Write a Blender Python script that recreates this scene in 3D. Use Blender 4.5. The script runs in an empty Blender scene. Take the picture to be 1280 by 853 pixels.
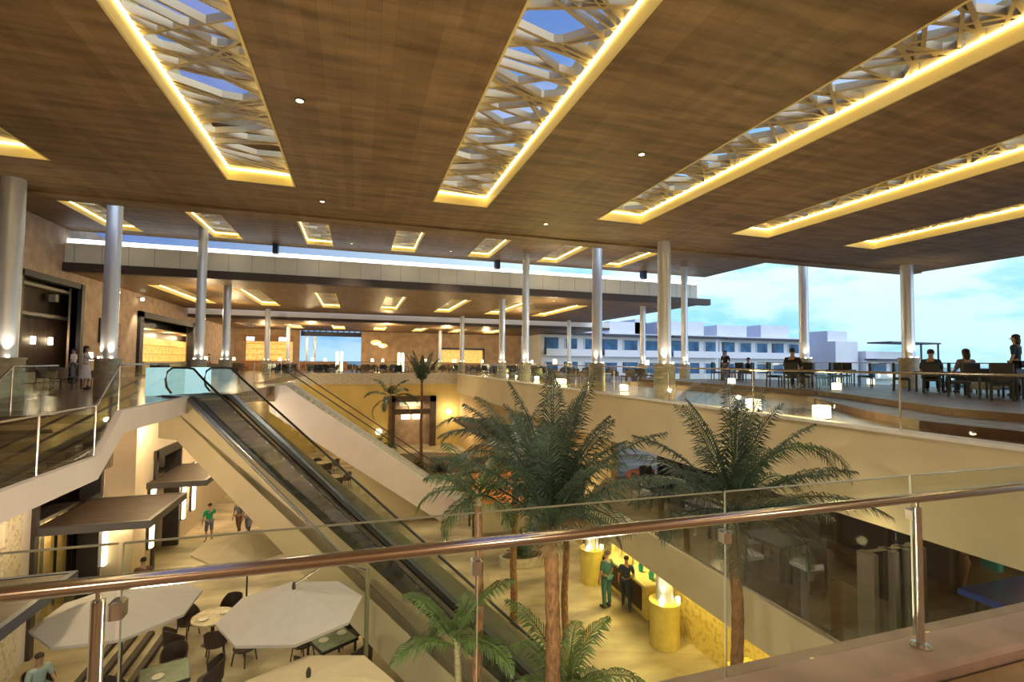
import bpy, math, random
from mathutils import Vector, Matrix
R = math.radians
rnd = random.Random(7)
scene = bpy.context.scene
COL = scene.collection

# ---------------------------------------------------------------- camera
EYE = 8.2
yaw, pit, rol = R(17.5), R(2.49), R(0.55)
F = Vector((math.sin(yaw)*math.cos(pit), math.cos(yaw)*math.cos(pit), math.sin(pit)))
R0 = Vector((math.cos(yaw), -math.sin(yaw), 0)); U0 = R0.cross(F)
RR = R0*math.cos(rol) + U0*math.sin(rol)
UU = U0*math.cos(rol) - R0*math.sin(rol)
cd = bpy.data.cameras.new('camera'); cam = bpy.data.objects.new('camera', cd); COL.objects.link(cam)
cam.matrix_world = Matrix(((RR.x, UU.x, -F.x, 0), (RR.y, UU.y, -F.y, 0), (RR.z, UU.z, -F.z, EYE), (0, 0, 0, 1)))
cd.sensor_width = 36; cd.lens = 610/1280*36; cd.clip_end = 6000; cd.clip_start = .05
scene.camera = cam
scene.view_settings.view_transform = 'Standard'
scene.view_settings.look = 'None'
scene.view_settings.exposure = 0.15
scene.view_settings.gamma = 1.0
scene.view_settings.use_curve_mapping = False

# ---------------------------------------------------------------- sky
w = bpy.data.worlds.new('dusk_sky'); scene.world = w; w.use_nodes = True
nt = w.node_tree; nt.nodes.clear()
def N(nt, t, **k):
    n = nt.nodes.new(t)
    for a, b in k.items(): setattr(n, a, b)
    return n
out = N(nt, 'ShaderNodeOutputWorld'); bg = N(nt, 'ShaderNodeBackground'); bg.inputs[1].default_value = 1.25
tc = N(nt, 'ShaderNodeTexCoord'); sx = N(nt, 'ShaderNodeSeparateXYZ')
nt.links.new(tc.outputs['Generated'], sx.inputs[0])
def ramp(nt, pts, interp='EASE'):
    r = N(nt, 'ShaderNodeValToRGB'); r.color_ramp.interpolation = interp
    e = r.color_ramp.elements
    e[0].position, e[0].color = pts[0][0], (*pts[0][1], 1)
    e[1].position, e[1].color = pts[-1][0], (*pts[-1][1], 1)
    for p, c in pts[1:-1]:
        x = e.new(p); x.color = (*c, 1)
    return r
lowr = ramp(nt, [(0.0, (.44, .72, .80)), (.05, (.52, .78, .84)), (.20, (.68, .88, .88)), (.36, (.42, .58, .80)), (.6, (.22, .27, .52)), (1, (.17, .20, .43))])
left = ramp(nt, [(0.0, (.36, .55, .74)), (.08, (.16, .28, .56)), (.3, (.06, .10, .34)), (.6, (.17, .21, .46)), (1, (.17, .20, .43))])
for r_ in (lowr, left): nt.links.new(sx.outputs[2], r_.inputs[0])
mr = N(nt, 'ShaderNodeMapRange'); mr.inputs[1].default_value = -.75; mr.inputs[2].default_value = .05
dt_ = N(nt, 'ShaderNodeVectorMath', operation='DOT_PRODUCT'); dt_.inputs[1].default_value = (.90, -.44, 0)
nt.links.new(tc.outputs['Generated'], dt_.inputs[0]); nt.links.new(dt_.outputs['Value'], mr.inputs[0])
mx = N(nt, 'ShaderNodeMix', data_type='RGBA')
nt.links.new(mr.outputs[0], mx.inputs[0]); nt.links.new(left.outputs[0], mx.inputs[6]); nt.links.new(lowr.outputs[0], mx.inputs[7])
mp = N(nt, 'ShaderNodeMapping'); mp.inputs[3].default_value = (3.2, 3.2, 9.0); mp.inputs[1].default_value = (.7, .2, .3)
nt.links.new(tc.outputs['Generated'], mp.inputs[0])
cn = N(nt, 'ShaderNodeTexNoise'); cn.inputs['Scale'].default_value = 1.7; cn.inputs['Detail'].default_value = 6; cn.inputs['Roughness'].default_value = .55
nt.links.new(mp.outputs[0], cn.inputs[0])
cr = ramp(nt, [(.46, (0, 0, 0)), (.64, (1, 1, 1))]); nt.links.new(cn.outputs[0], cr.inputs[0])
mc = N(nt, 'ShaderNodeMix', data_type='RGBA', blend_type='MULTIPLY'); mc.inputs[7].default_value = (.50, .78, .93, 1)
nt.links.new(cr.outputs[0], mc.inputs[0]); nt.links.new(mx.outputs[2], mc.inputs[6])
nt.links.new(mc.outputs[2], bg.inputs[0]); nt.links.new(bg.outputs[0], out.inputs[0])

# broad sun lamp added as evening glow behind the camera, brightens the outside buildings
sl = bpy.data.lights.new('added_evening_glow', 'SUN'); sl.energy = 1.5; sl.angle = R(70); sl.color = (.86, .90, 1)
so = bpy.data.objects.new('added_evening_glow', sl); COL.objects.link(so)
so.rotation_euler = Vector((-.45, .80, -.42)).to_track_quat('-Z', 'Y').to_euler()

# ---------------------------------------------------------------- lamp function and added interior fill (only some get fixtures further down)
def lamp(name, kind, loc, energy, color=(1, .78, .45), size=.3, target=None, spot=70, blend=.6, sy=None):
    l = bpy.data.lights.new(name, kind); l.energy = energy; l.color = color
    if kind == 'AREA':
        l.size = size
        if sy: l.shape = 'RECTANGLE'; l.size_y = sy
    else: l.shadow_soft_size = size
    if kind == 'SPOT': l.spot_size = R(spot); l.spot_blend = blend
    o = bpy.data.objects.new(name, l); COL.objects.link(o); o.location = loc
    d = Vector(target) - Vector(loc) if target else Vector((0, 0, -1))
    o.rotation_euler = d.to_track_quat('-Z', 'Y').to_euler()
    return o
WARM = (1, .74, .40); WW = (1, .84, .58)
for x in (-4, 3, 10): lamp('lobby_fill', 'POINT', (x, -4.5, 9.6), 210, (1, .72, .42), .2)  # added warm fill lamps, unseen behind the camera
# downlights added in the roofs to brighten the atrium
for x, y in ((-1.0, 13.8), (5.4, 13.8), (-1.0, 8.5), (5.4, 8.5)):
    lamp('added_downlight_beam', 'SPOT', (x, y, 12.38), 900, WW, .12, spot=105, blend=.8)
for x, y in ((-.5, 23), (5.4, 23), (-.5, 30), (5.4, 30)):
    lamp('added_downlight_beam', 'SPOT', (x, y, 15.0), 1050, WW, .12, spot=95, blend=.8)
for x, y in ((.6, 40), (5.6, 40)):
    lamp('added_downlight_beam', 'SPOT', (x, y, 12.7), 1200, WARM, .12, spot=110, blend=.8)
# unseen fill lamps added under the floors, no fixtures built
for x, y, z, e in ((-6.7, 8.5, 5.2, 260), (-6.7, 14.5, 5.2, 330), (-6.6, 21, 5.9, 420), (-6.5, 28, 5.9, 500), (-6.5, 36, 5.9, 500), (-6.5, 44, 5.9, 400)):
    lamp('soffit_fill', 'POINT', (x, y, z), e*.7, WARM, .12)
for x, y, z, e, c in ((8.5, 5.0, 2.7, 260, (1, .78, .22)), (8.5, 8.5, 2.7, 330, (1, .78, .22)), (8.5, 12.0, 2.7, 300, (1, .80, .28)), (9.0, 15.2, 2.7, 380, (1, .78, .25)), (8.6, 19, 2.4, 160, WARM), (8.4, 43, 2.6, 260, WARM), (-1.5, 3.6, 5.2, 520, WW), (2.5, 3.6, 5.2, 420, WW)):  # final pair added under the near balcony to brighten the escalator cladding
    lamp('soffit_fill', 'POINT', (x, y, z), e*.7, c, .12)

# ---------------------------------------------------------------- materials
MATS = {}
def mat(name, c, rough=.6, metal=0, var=0, vs=4, vc=None, emis=None, es=0, spec=.5, stretch=None, bump=0):
    if name in MATS: return MATS[name]
    m = bpy.data.materials.new(name); m.use_nodes = True; nt = m.node_tree
    p = nt.nodes['Principled BSDF']
    p.inputs['Base Color'].default_value = (*c, 1); p.inputs['Roughness'].default_value = rough
    p.inputs['Metallic'].default_value = metal; p.inputs['Specular IOR Level'].default_value = spec
    if var or vc:
        tc = N(nt, 'ShaderNodeTexCoord'); mp = N(nt, 'ShaderNodeMapping')
        if stretch: mp.inputs[3].default_value = stretch
        nt.links.new(tc.outputs['Object'], mp.inputs[0])
        no = N(nt, 'ShaderNodeTexNoise'); no.inputs['Scale'].default_value = vs; no.inputs['Detail'].default_value = 5
        nt.links.new(mp.outputs[0], no.inputs[0])
        c2 = vc or tuple(max(0, x*(1-var)) for x in c); c1 = c if vc else tuple(min(1, x*(1+var)) for x in c)
        rp = ramp(nt, [(.32, c2), (.68, c1)], 'LINEAR'); nt.links.new(no.outputs[0], rp.inputs[0])
        nt.links.new(rp.outputs[0], p.inputs['Base Color'])
        if bump:
            b = N(nt, 'ShaderNodeBump'); b.inputs[0].default_value = bump; b.inputs[1].default_value = .02
            nt.links.new(no.outputs[0], b.inputs['Height']); nt.links.new(b.outputs[0], p.inputs['Normal'])
    if emis: p.inputs['Emission Color'].default_value = (*emis, 1); p.inputs['Emission Strength'].default_value = es
    MATS[name] = m; return m
def planks(name, c1, c2, rough, bw, bh, rot, mortar=.004, mc=(.03, .02, .015), vs=1.2, spec=.4, st=7, lo=.62):
    m = bpy.data.materials.new(name); m.use_nodes = True; nt = m.node_tree; p = nt.nodes['Principled BSDF']
    tc = N(nt, 'ShaderNodeTexCoord'); mp = N(nt, 'ShaderNodeMapping'); mp.inputs[2].default_value = (0, 0, rot)
    nt.links.new(tc.outputs['Object'], mp.inputs[0])
    br = N(nt, 'ShaderNodeTexBrick'); br.inputs['Scale'].default_value = 1; br.inputs['Brick Width'].default_value = bw
    br.inputs['Row Height'].default_value = bh; br.inputs['Mortar Size'].default_value = mortar
    br.inputs['Color1'].default_value = (*c1, 1); br.inputs['Color2'].default_value = (*c2, 1); br.inputs['Mortar'].default_value = (*mc, 1)
    nt.links.new(mp.outputs[0], br.inputs[0])
    no = N(nt, 'ShaderNodeTexNoise'); no.inputs['Scale'].default_value = vs; no.inputs['Detail'].default_value = 6
    m2 = N(nt, 'ShaderNodeMapping'); m2.inputs[2].default_value = (0, 0, rot); m2.inputs[3].default_value = (1, st, 1)
    nt.links.new(tc.outputs['Object'], m2.inputs[0]); nt.links.new(m2.outputs[0], no.inputs[0])
    rp = ramp(nt, [(.34, (lo, lo*.97, lo*.9)), (.66, (1.2, 1.2, 1.2))], 'LINEAR'); nt.links.new(no.outputs[0], rp.inputs[0])
    mu = N(nt, 'ShaderNodeMix', data_type='RGBA', blend_type='MULTIPLY'); mu.inputs[0].default_value = 1
    nt.links.new(br.outputs[0], mu.inputs[6]); nt.links.new(rp.outputs[0], mu.inputs[7]); nt.links.new(mu.outputs[2], p.inputs['Base Color'])
    p.inputs['Roughness'].default_value = rough; p.inputs['Specular IOR Level'].default_value = spec
    MATS[name] = m; return m
def mosaic(name, c1, c2, scale, rough=.4):
    m = bpy.data.materials.new(name); m.use_nodes = True; nt = m.node_tree; p = nt.nodes['Principled BSDF']
    tc = N(nt, 'ShaderNodeTexCoord'); vo = N(nt, 'ShaderNodeTexVoronoi'); vo.inputs['Scale'].default_value = scale
    nt.links.new(tc.outputs['Object'], vo.inputs[0])
    rp = ramp(nt, [(0, c1), (.55, c1), (1, c2)], 'LINEAR'); s = N(nt, 'ShaderNodeSeparateColor')
    nt.links.new(vo.outputs['Color'], s.inputs[0]); nt.links.new(s.outputs[0], rp.inputs[0]); nt.links.new(rp.outputs[0], p.inputs['Base Color'])
    p.inputs['Roughness'].default_value = rough; MATS[name] = m; return m
def glass(name, tint=(.94, .97, .95), refl=.10, rough=.02):
    m = bpy.data.materials.new(name); m.use_nodes = True; nt = m.node_tree; nt.nodes.clear()
    o = N(nt, 'ShaderNodeOutputMaterial'); mi = N(nt, 'ShaderNodeMixShader'); t = N(nt, 'ShaderNodeBsdfTransparent'); g = N(nt, 'ShaderNodeBsdfGlossy')
    t.inputs[0].default_value = (*tint, 1); g.inputs['Roughness'].default_value = rough; g.inputs[0].default_value = (.9, .95, .93, 1)
    lw = N(nt, 'ShaderNodeLayerWeight'); lw.inputs[0].default_value = .35
    ma = N(nt, 'ShaderNodeMath', operation='MULTIPLY'); ma.inputs[1].default_value = refl*2
    nt.links.new(lw.outputs['Fresnel'], ma.inputs[0]); nt.links.new(ma.outputs[0], mi.inputs[0])
    nt.links.new(t.outputs[0], mi.inputs[1]); nt.links.new(g.outputs[0], mi.inputs[2]); nt.links.new(mi.outputs[0], o.inputs[0])
    MATS[name] = m; return m

M_ceil = planks('brown_ceiling_boards', (.215, .135, .060), (.275, .180, .088), .5, 2.4, .19, R(90), .002, (.15, .095, .045), .7)
M_deck = planks('dark_deck_boards', (.26, .20, .20), (.34, .27, .26), .45, 2.2, .14, R(90), .006)
M_floor_u = planks('brown_stone_floor', (.20, .14, .09), (.28, .20, .13), .22, 1.2, .6, 0, .004, (.12, .08, .05))
M_ground = planks('cream_paving', (.50, .42, .27), (.42, .34, .21), .45, 1.6, .8, R(20), .004, (.36, .29, .18), .38, st=2.2, lo=.42)
M_midfloor = planks('olive_brown_floor', (.075, .058, .03), (.11, .085, .05), .3, 1.4, .2, R(90), .004)
M_cream = mat('cream_plaster', (.53, .47, .32), .75, var=.07, vs=.8)
M_white = mat('off_white_plaster', (.72, .66, .66), .7, var=.05, vs=1.1)
M_coping = mat('pale_stone_coping', (.62, .62, .64), .5, var=.08, vs=3)
M_stucco = mat('rose_stucco', (.46, .34, .25), .85, var=.22, vs=1.6, bump=.3)
M_stucco_b = mat('tan_stucco_back_wall', (.50, .34, .20), .85, var=.2, vs=1.0)
M_dark = mat('dark_bronze', (.035, .028, .028), .4, var=.2)
M_darkwood = planks('dark_stained_wood', (.040, .024, .016), (.065, .040, .025), .55, 1.6, .12, 0, .004)
M_navy = mat('navy_painted_steel', (.03, .04, .085), .35)
M_steel = mat('brushed_steel', (.62, .60, .60), .22, 1)
M_col = mat('satin_metal_column', (.62, .66, .76), .30, .35, var=.03)
M_stone = mat('travertine', (.42, .38, .30), .6, var=.2, vs=5, stretch=(1, 1, 3))
M_rail = mat('polished_steel_rail', (.66, .61, .64), .16, 1)
M_black = mat('black_rubber', (.012, .012, .014), .4)
M_gold = mat('gold_painted_metal', (.84, .70, .30), .5, .0)
M_lat = mat('brass_toned_lattice', (.50, .42, .27), .35, .45)
M_fascia = planks('white_fascia_panels', (.50, .50, .52), (.55, .55, .56), .4, 1.22, 3.0, 0, .012, (.28, .28, .30))
M_led = mat('warm_led', (1, .8, .3), emis=(1, .78, .30), es=9.0)
M_ledw = mat('cool_white_tube', (1, 1, 1), emis=(.86, .93, 1), es=2.2)
M_lampw = mat('glowing_lamp_shade', (1, .9, .7), emis=(1, .88, .58), es=2.6)
M_lampb = mat('bright_lamp_lens', (1, .95, .85), emis=(1, .88, .62), es=9)
M_barlit = mat('backlit_bar_panel', (.9, .6, .2), vc=(.45, .22, .05), vs=2.5, emis=(1, .62, .16), es=.75)
M_screen = mat('lit_screen', (.8, .85, 1), emis=(.85, .92, 1), es=2)
M_glass = glass('clear_rail_glass')
M_glass2 = glass('near_rail_glass', (.93, .95, .91), .06)
M_shop = mat('dark_shop_glass', (.025, .028, .045), .06, 0, spec=.8)
M_edge = mat('green_glass_edge', (.16, .30, .24), .15)
M_step = mat('charcoal_escalator_tread', (.012, .016, .032), .7, spec=.2)
M_wicker = mat('brown_wicker', (.055, .036, .03), .6, var=.4, vs=40)
M_cloth = mat('greige_parasol_canvas', (.42, .40, .42), .85, var=.03, vs=5)
M_clothb = mat('beige_parasol_canvas', (.50, .42, .30), .85, var=.04, vs=5)
M_marble = mosaic('gold_marble_mosaic', (.62, .48, .13), (.40, .29, .06), 9)
M_mosw = mosaic('white_pebble_mosaic', (.70, .64, .52), (.45, .38, .28), 14)
M_yel = mat('yellow_stone', (.62, .50, .12), .5, var=.15, vs=4)
M_leaf = mat('palm_leaf_green', (.045, .085, .028), .45, var=.45, vs=6)
M_leafd = mat('dark_palm_leaf', (.028, .055, .035), .45, var=.4, vs=6)
M_leafy = mat('yellow_green_leaf', (.065, .12, .025), .5, var=.4, vs=6)
M_leafb = mat('dry_brown_leaf', (.22, .14, .07), .7, var=.35, vs=8)
M_trunk = mat('red_brown_palm_trunk', (.21, .105, .045), .8, var=.5, vs=9, stretch=(3, 3, 1), bump=.5)
M_trunkp = mat('pale_palm_stem', (.30, .27, .15), .7, var=.3, vs=8, stretch=(1, 1, 5))
M_soil = mat('planter_soil', (.10, .075, .045), .9, var=.4, vs=10)
M_bwhite = mat('white_render', (.84, .86, .90), .8, var=.04, vs=.4)
M_bwin = mat('blue_window_glass', (.03, .14, .30), .35, 0, spec=.3, var=.5, vs=.7)
M_bdark = mat('dark_roof_edge', (.07, .07, .10), .6)
M_skin = mat('skin', (.42, .25, .17), .55)
M_hair = mat('dark_hair', (.02, .015, .012), .6)
M_orange = mat('orange_canvas', (.80, .30, .07), .8, var=.12, vs=5)
M_teal = mat('teal_fabric', (.02, .38, .36), .6)
M_blue = mat('sky_reflection_blue', (.025, .07, .42), .22, var=.15)  # blue of a sky reflection, painted as base colour
M_copper = mat('terracotta_pot', (.42, .20, .10), .5, var=.2)
M_cushion = mat('pale_cushion', (.40, .40, .42), .8, var=.1)
M_lav = mat('grey_lavender_cushion', (.28, .28, .34), .8)
M_black_f = mat('black_frame', (.02, .02, .028), .5)
M_tabletop = mat('glass_table_top', (.30, .38, .28), .15, var=.15, vs=7)
M_tealg = mat('cyan_reflection_glass', (.55, .80, .86), .1, var=.1, vs=2, emis=(.5, .85, .95), es=.75)  # emission stands for the bright reflection in the glass
M_wood = mat('honey_wood', (.42, .20, .08), .5, var=.2, vs=5)
M_sea = mat('sea_water', (.10, .36, .46), .35, var=.15, vs=.02)
M_land = mat('coastal_scrub', (.09, .12, .09), .9, var=.5, vs=.15)

# ---------------------------------------------------------------- mesh builder
class MB:
    def __init__(s): s.v = []; s.f = []; s.sm = False
    def add(s, vs, fs):
        b = len(s.v); s.v += [tuple(v) for v in vs]; s.f += [tuple(i+b for i in f) for f in fs]; return s
    def box(s, x0, y0, z0, x1, y1, z1):
        return s.add([(x0, y0, z0), (x1, y0, z0), (x1, y1, z0), (x0, y1, z0), (x0, y0, z1), (x1, y0, z1), (x1, y1, z1), (x0, y1, z1)],
                     [(0, 3, 2, 1), (4, 5, 6, 7), (0, 1, 5, 4), (1, 2, 6, 5), (2, 3, 7, 6), (3, 0, 4, 7)])
    def cbox(s, c, d): return s.box(c[0]-d[0]/2, c[1]-d[1]/2, c[2]-d[2]/2, c[0]+d[0]/2, c[1]+d[1]/2, c[2]+d[2]/2)
    def rbox(s, x0, y0, z0, x1, y1, z1, b=.02):
        # box with chamfered vertical and top edges
        pts = [(x0+b, y0), (x1-b, y0), (x1, y0+b), (x1, y1-b), (x1-b, y1), (x0+b, y1), (x0, y1-b), (x0, y0+b)]
        cx, cy = (x0+x1)/2, (y0+y1)/2
        rings = []
        for z, k in ((z0, 0), (z1-b, 0), (z1, b)):
            rings.append([(x-(k if x > cx else -k), y-(k if y > cy else -k), z) for x, y in pts])
        vs = sum(rings, []); n = 8; fs = []
        for r in range(2):
            for i in range(n): fs.append((r*n+i, r*n+(i+1) % n, (r+1)*n+(i+1) % n, (r+1)*n+i))
        fs += [tuple(range(n-1, -1, -1)), tuple(range(2*n, 3*n))]
        return s.add(vs, fs)
    def prism(s, poly, z0, z1):
        n = len(poly)
        a = sum(poly[i][0]*poly[(i+1) % n][1]-poly[(i+1) % n][0]*poly[i][1] for i in range(n))
        if a < 0: poly = poly[::-1]
        return s.add([(x, y, z0) for x, y in poly]+[(x, y, z1) for x, y in poly],
                     [tuple(range(n-1, -1, -1)), tuple(range(n, 2*n))]+[(i, (i+1) % n, n+(i+1) % n, n+i) for i in range(n)])
    def solid(s, poly, off):
        # planar polygon (3d points) swept along off
        n = len(poly); o = Vector(off)
        return s.add(list(poly)+[tuple(Vector(p)+o) for p in poly],
                     [tuple(range(n-1, -1, -1)), tuple(range(n, 2*n))]+[(i, (i+1) % n, n+(i+1) % n, n+i) for i in range(n)])
    def tube(s, pts, r, n=8, r1=None, cap=True):
        pts = [Vector(p) for p in pts]; m = len(pts); vs = []; fs = []
        for i, p in enumerate(pts):
            d = (pts[min(i+1, m-1)]-pts[max(i-1, 0)]).normalized()
            up = Vector((0, 0, 1)) if abs(d.z) < .95 else Vector((1, 0, 0))
            a = d.cross(up).normalized(); b = a.cross(d)
            rr = r if r1 is None else r+(r1-r)*i/(m-1)
            if isinstance(r, (list, tuple)): rr = r[i]
            for k in range(n):
                t = 2*math.pi*k/n; vs.append(p+a*rr*math.cos(t)+b*rr*math.sin(t))
        for i in range(m-1):
            for k in range(n): fs.append((i*n+k, i*n+(k+1) % n, (i+1)*n+(k+1) % n, (i+1)*n+k))
        if cap: fs += [tuple(range(n-1, -1, -1)), tuple(range((m-1)*n, m*n))]
        s.sm = True
        return s.add(vs, fs)
    def bar(s, a, b, wd, h):
        a, b = Vector(a), Vector(b); d = (b-a).normalized()
        up = Vector((0, 0, 1)) if abs(d.z) < .95 else Vector((0, 1, 0))
        x = d.cross(up).normalized()*wd/2; z = x.cross(d).normalized()*h/2
        vs = [a-x-z, a+x-z, a+x+z, a-x+z, b-x-z, b+x-z, b+x+z, b-x+z]
        return s.add(vs, [(0, 1, 2, 3), (7, 6, 5, 4), (0, 4, 5, 1), (1, 5, 6, 2), (2, 6, 7, 3), (3, 7, 4, 0)])
    def lathe(s, prof, c=(0, 0), n=16, sy=1):
        vs = []; fs = []; m = len(prof)
        for r, z in prof:
            for k in range(n):
                t = 2*math.pi*k/n; vs.append((c[0]+r*math.cos(t), c[1]+r*sy*math.sin(t), z))
        for i in range(m-1):
            for k in range(n): fs.append((i*n+k, i*n+(k+1) % n, (i+1)*n+(k+1) % n, (i+1)*n+k))
        fs += [tuple(range(n-1, -1, -1)), tuple(range((m-1)*n, m*n))]
        s.sm = True
        return s.add(vs, fs)
    def blob(s, c, r, n=10):
        m = n//2+1; vs = []; fs = []
        rx, ry, rz = r if isinstance(r, (tuple, list)) else (r, r, r)
        for i in range(m+1):
            p = math.pi*(i+.02)/(m+.04)
            for k in range(n):
                t = 2*math.pi*k/n; vs.append((c[0]+rx*math.sin(p)*math.cos(t), c[1]+ry*math.sin(p)*math.sin(t), c[2]+rz*math.cos(p)))
        for i in range(m):
            for k in range(n): fs.append((i*n+k, (i+1)*n+k, (i+1)*n+(k+1) % n, i*n+(k+1) % n))
        s.sm = True
        return s.add(vs, fs)
    def build(s, name, m, parent=None, kind=None, label=None, cat=None, group=None, smooth=None):
        me = bpy.data.meshes.new(name)
        vs = s.v
        if parent is not None and parent.get('_w'):
            l = parent.location; vs = [(v[0]-l[0], v[1]-l[1], v[2]-l[2]) for v in vs]
        me.from_pydata(vs, [], s.f); me.materials.append(m)
        if (s.sm if smooth is None else smooth):
            me.polygons.foreach_set('use_smooth', [True]*len(me.polygons))
            try: me.set_sharp_from_angle(angle=R(40))
            except Exception: pass
        me.update()
        o = bpy.data.objects.new(name, me); COL.objects.link(o)
        if parent is not None: o.parent = parent
        tag(o, label, cat, group, kind); return o
def tag(o, label=None, cat=None, group=None, kind=None):
    for k, v in (('label', label), ('category', cat), ('group', group), ('kind', kind)):
        if v: o[k] = v
def empty(name, loc=(0, 0, 0), label=None, cat=None, rz=0, group=None, world=False, kind=None):
    o = bpy.data.objects.new(name, None); COL.objects.link(o); o.location = loc; o.rotation_euler = (0, 0, rz)
    o.empty_display_size = .1
    tag(o, label, cat, group, kind)
    if world: o['_w'] = 1
    return o
def copy_tree(o, parent=None):
    c = o.copy(); COL.objects.link(c); c.parent = parent
    for ch in list(o.children): copy_tree(ch, c)
    return c
def place(proto, used, loc, rz, label=None, group=None, scale=None):
    o = proto if not used.get(proto.name) else copy_tree(proto)
    used[proto.name] = 1
    o.location = loc; o.rotation_euler = (0, 0, rz)
    if label: o['label'] = label
    if group: o['group'] = group
    elif 'group' in o: del o['group']
    if scale: o.scale = scale
    return o
USED = {}

UF, MF, BF = 6.95, 3.8, 6.1        # upper floor, middle floor, near balcony floor
ZA, ZB, ZC, ZD = 12.45, 15.1, 12.85, 12.2
VX0, VX1, VY1 = -5.25, 9.6, 48.0   # edges of the atrium opening
SLOTS = [-12.75+4.85*k for k in range(7)]

# ================================================================ SETTING
MB().box(-40, -30, -.3, 120, 140, 0).build('floor', M_ground, kind='structure', label='cream paved ground floor of the atrium')
# left upper floor: low part, steps, high part
MB().box(-15, -3, 5.7, VX0, 12.4, BF).build('floor', M_floor_u, kind='structure')
b = MB()
for i in range(5): b.box(-15, 12.4+i*.2, 5.75, VX0, 12.4+(i+1)*.2+.002, BF+.17*(i+1))
b.box(-15, 13.4, 6.5, VX0, VY1, UF); b.box(-15, VY1, 6.1, 27.5, 69.8, UF)
b.prism([(VX0, 18.07), (VX0, 25.3), (-3.9, 25.3), (-4.35, 18.9)], 6.5, UF)
b.box(VX0, 25.3, 6.25, -3.7, 28.6, UF)
b.build('floor', M_floor_u, kind='structure')
b = MB(); b.box(VX1, 2.9, 5.2, 24.6, VY1, UF); b.build('floor', M_floor_u, kind='structure')
# white / cream edge bands of the floors
MB().box(VX0, -3, 5.68, VX0+.14, 12.4, BF+.06).build('trim_1', M_white, kind='structure')
b = MB(); b.solid([(VX0, 12.4, 5.68), (VX0, 12.4, BF+.06), (VX0, 13.4, UF+.06), (VX0, 18.1, UF+.06), (VX0, 18.1, 6.48), (VX0, 13.5, 6.48)], (.14, 0, 0))
b.build('trim_2', M_white, kind='structure')
MB().box(VX1-.14, 2.9, 5.18, VX1, VY1, UF).build('trim_3', M_cream, kind='structure')
MB().box(VX1-.2, 2.9, UF, VX1+.12, VY1, UF+.07).build('trim_4', M_coping, kind='structure')
b = MB().box(VX0, VY1-.14, 6.0, VX1, VY1, UF+.1); b.build('trim_5', M_stone, kind='structure')
# middle floor slab at right
b = MB(); b.prism([(7.4, 2.9), (7.4, 14.9), (9.2, 17.0), (24, 17.0), (24, 2.9)], 2.95, MF)
b.build('floor', M_midfloor, kind='structure')
MB().solid([(7.26, 2.9, 2.9), (7.26, 2.9, MF+.02), (7.26, 14.9, MF+.02), (7.26, 14.9, 2.9)], (.14, 0, 0)).build('trim_6', M_cream, kind='structure')
# near balcony with its stone curb
MB().box(-6, -4, 5.4, 14, 2.4, 6.02).build('floor', mat('tan_balcony_stone', (.40, .27, .15), .35, var=.3, vs=2.5), kind='structure')
MB().rbox(-6, 2.44, 5.3, 14, 2.9, 6.1, .03).build('trim_7', mat('pinkish_curb_stone', (.50, .40, .36), .4, var=.15, vs=3), kind='structure')
# raised deck on right terrace
D1 = [(10.6, 2.95), (10.6, 6.8), (11.6, 8.6), (13.2, 10.8), (14.9, 13.1), (15.3, 17), (15.3, 25), (24.4, 25), (24.4, 2.95)]
D2 = [(12.4, 2.95), (12.4, 7.3), (13.4, 9.1), (14.6, 11.2), (15.5, 13.2), (15.8, 17.2), (15.8, 25.0), (24.4, 25.0), (24.4, 2.95)]
b = MB(); b.prism(D1, UF, 7.13); b.build('floor', M_deck, kind='structure')
b = MB(); b.prism(D2, 7.13, 7.29); b.build('floor', M_deck, kind='structure')
# riser boards of the deck
M_riser = mat('dark_red_brown_riser', (.11, .045, .03), .5, var=.3)
def riser(poly, z0, z1, n):
    b = MB()
    for i in range(n):
        p, q = Vector((*poly[i], 0)), Vector((*poly[i+1], 0)); d = (q-p).normalized(); nn = Vector((-d.y, d.x, 0))*.025
        b.solid([p+Vector((0, 0, z0)), q+Vector((0, 0, z0)), q+Vector((0, 0, z1)), p+Vector((0, 0, z1))], nn)
    return b
riser(D1, UF+.002, 7.125, 6).build('trim_8', M_riser, kind='structure')
riser(D2, 7.132, 7.285, 6).build('trim_9', M_riser, kind='structure')

# ---- walls
def wall_holes(axis, c, t, a0, a1, z0, z1, holes):
    """wall in plane x=c (axis 'x') or y=c (axis 'y'), thickness t, holes = [(a0,a1,z0,z1)]"""
    b = MB()
    def bx(p, q, r, s):
        if q-p < 1e-4 or s-r < 1e-4: return
        if axis == 'x': b.box(min(c, c+t), p, r, max(c, c+t), q, s)
        else: b.box(p, min(c, c+t), r, q, max(c, c+t), s)
    cur = a0
    for h in sorted(holes):
        bx(cur, h[0], z0, z1); bx(h[0], h[1], z0, h[2]); bx(h[0], h[1], h[3], z1); cur = h[1]
    bx(cur, a1, z0, z1); return b
wall_holes('x', -15, -.4, -3, 70.4, 5.4, 15.6, [(28.3, 33.2, UF, 12.1), (41.5, 52.8, UF, 11.3)]).build('wall_left', M_stucco, kind='structure')
wall_holes('y', 70, .4, -15, 23.5, UF-1, ZC+.3, [(-14.0, -8.2, UF, 11.4), (-7.4, .4, 7.6, 12.5), (11.2, 17.6, UF, 10.0)]).build('wall_back', M_stucco_b, kind='structure')
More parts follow.
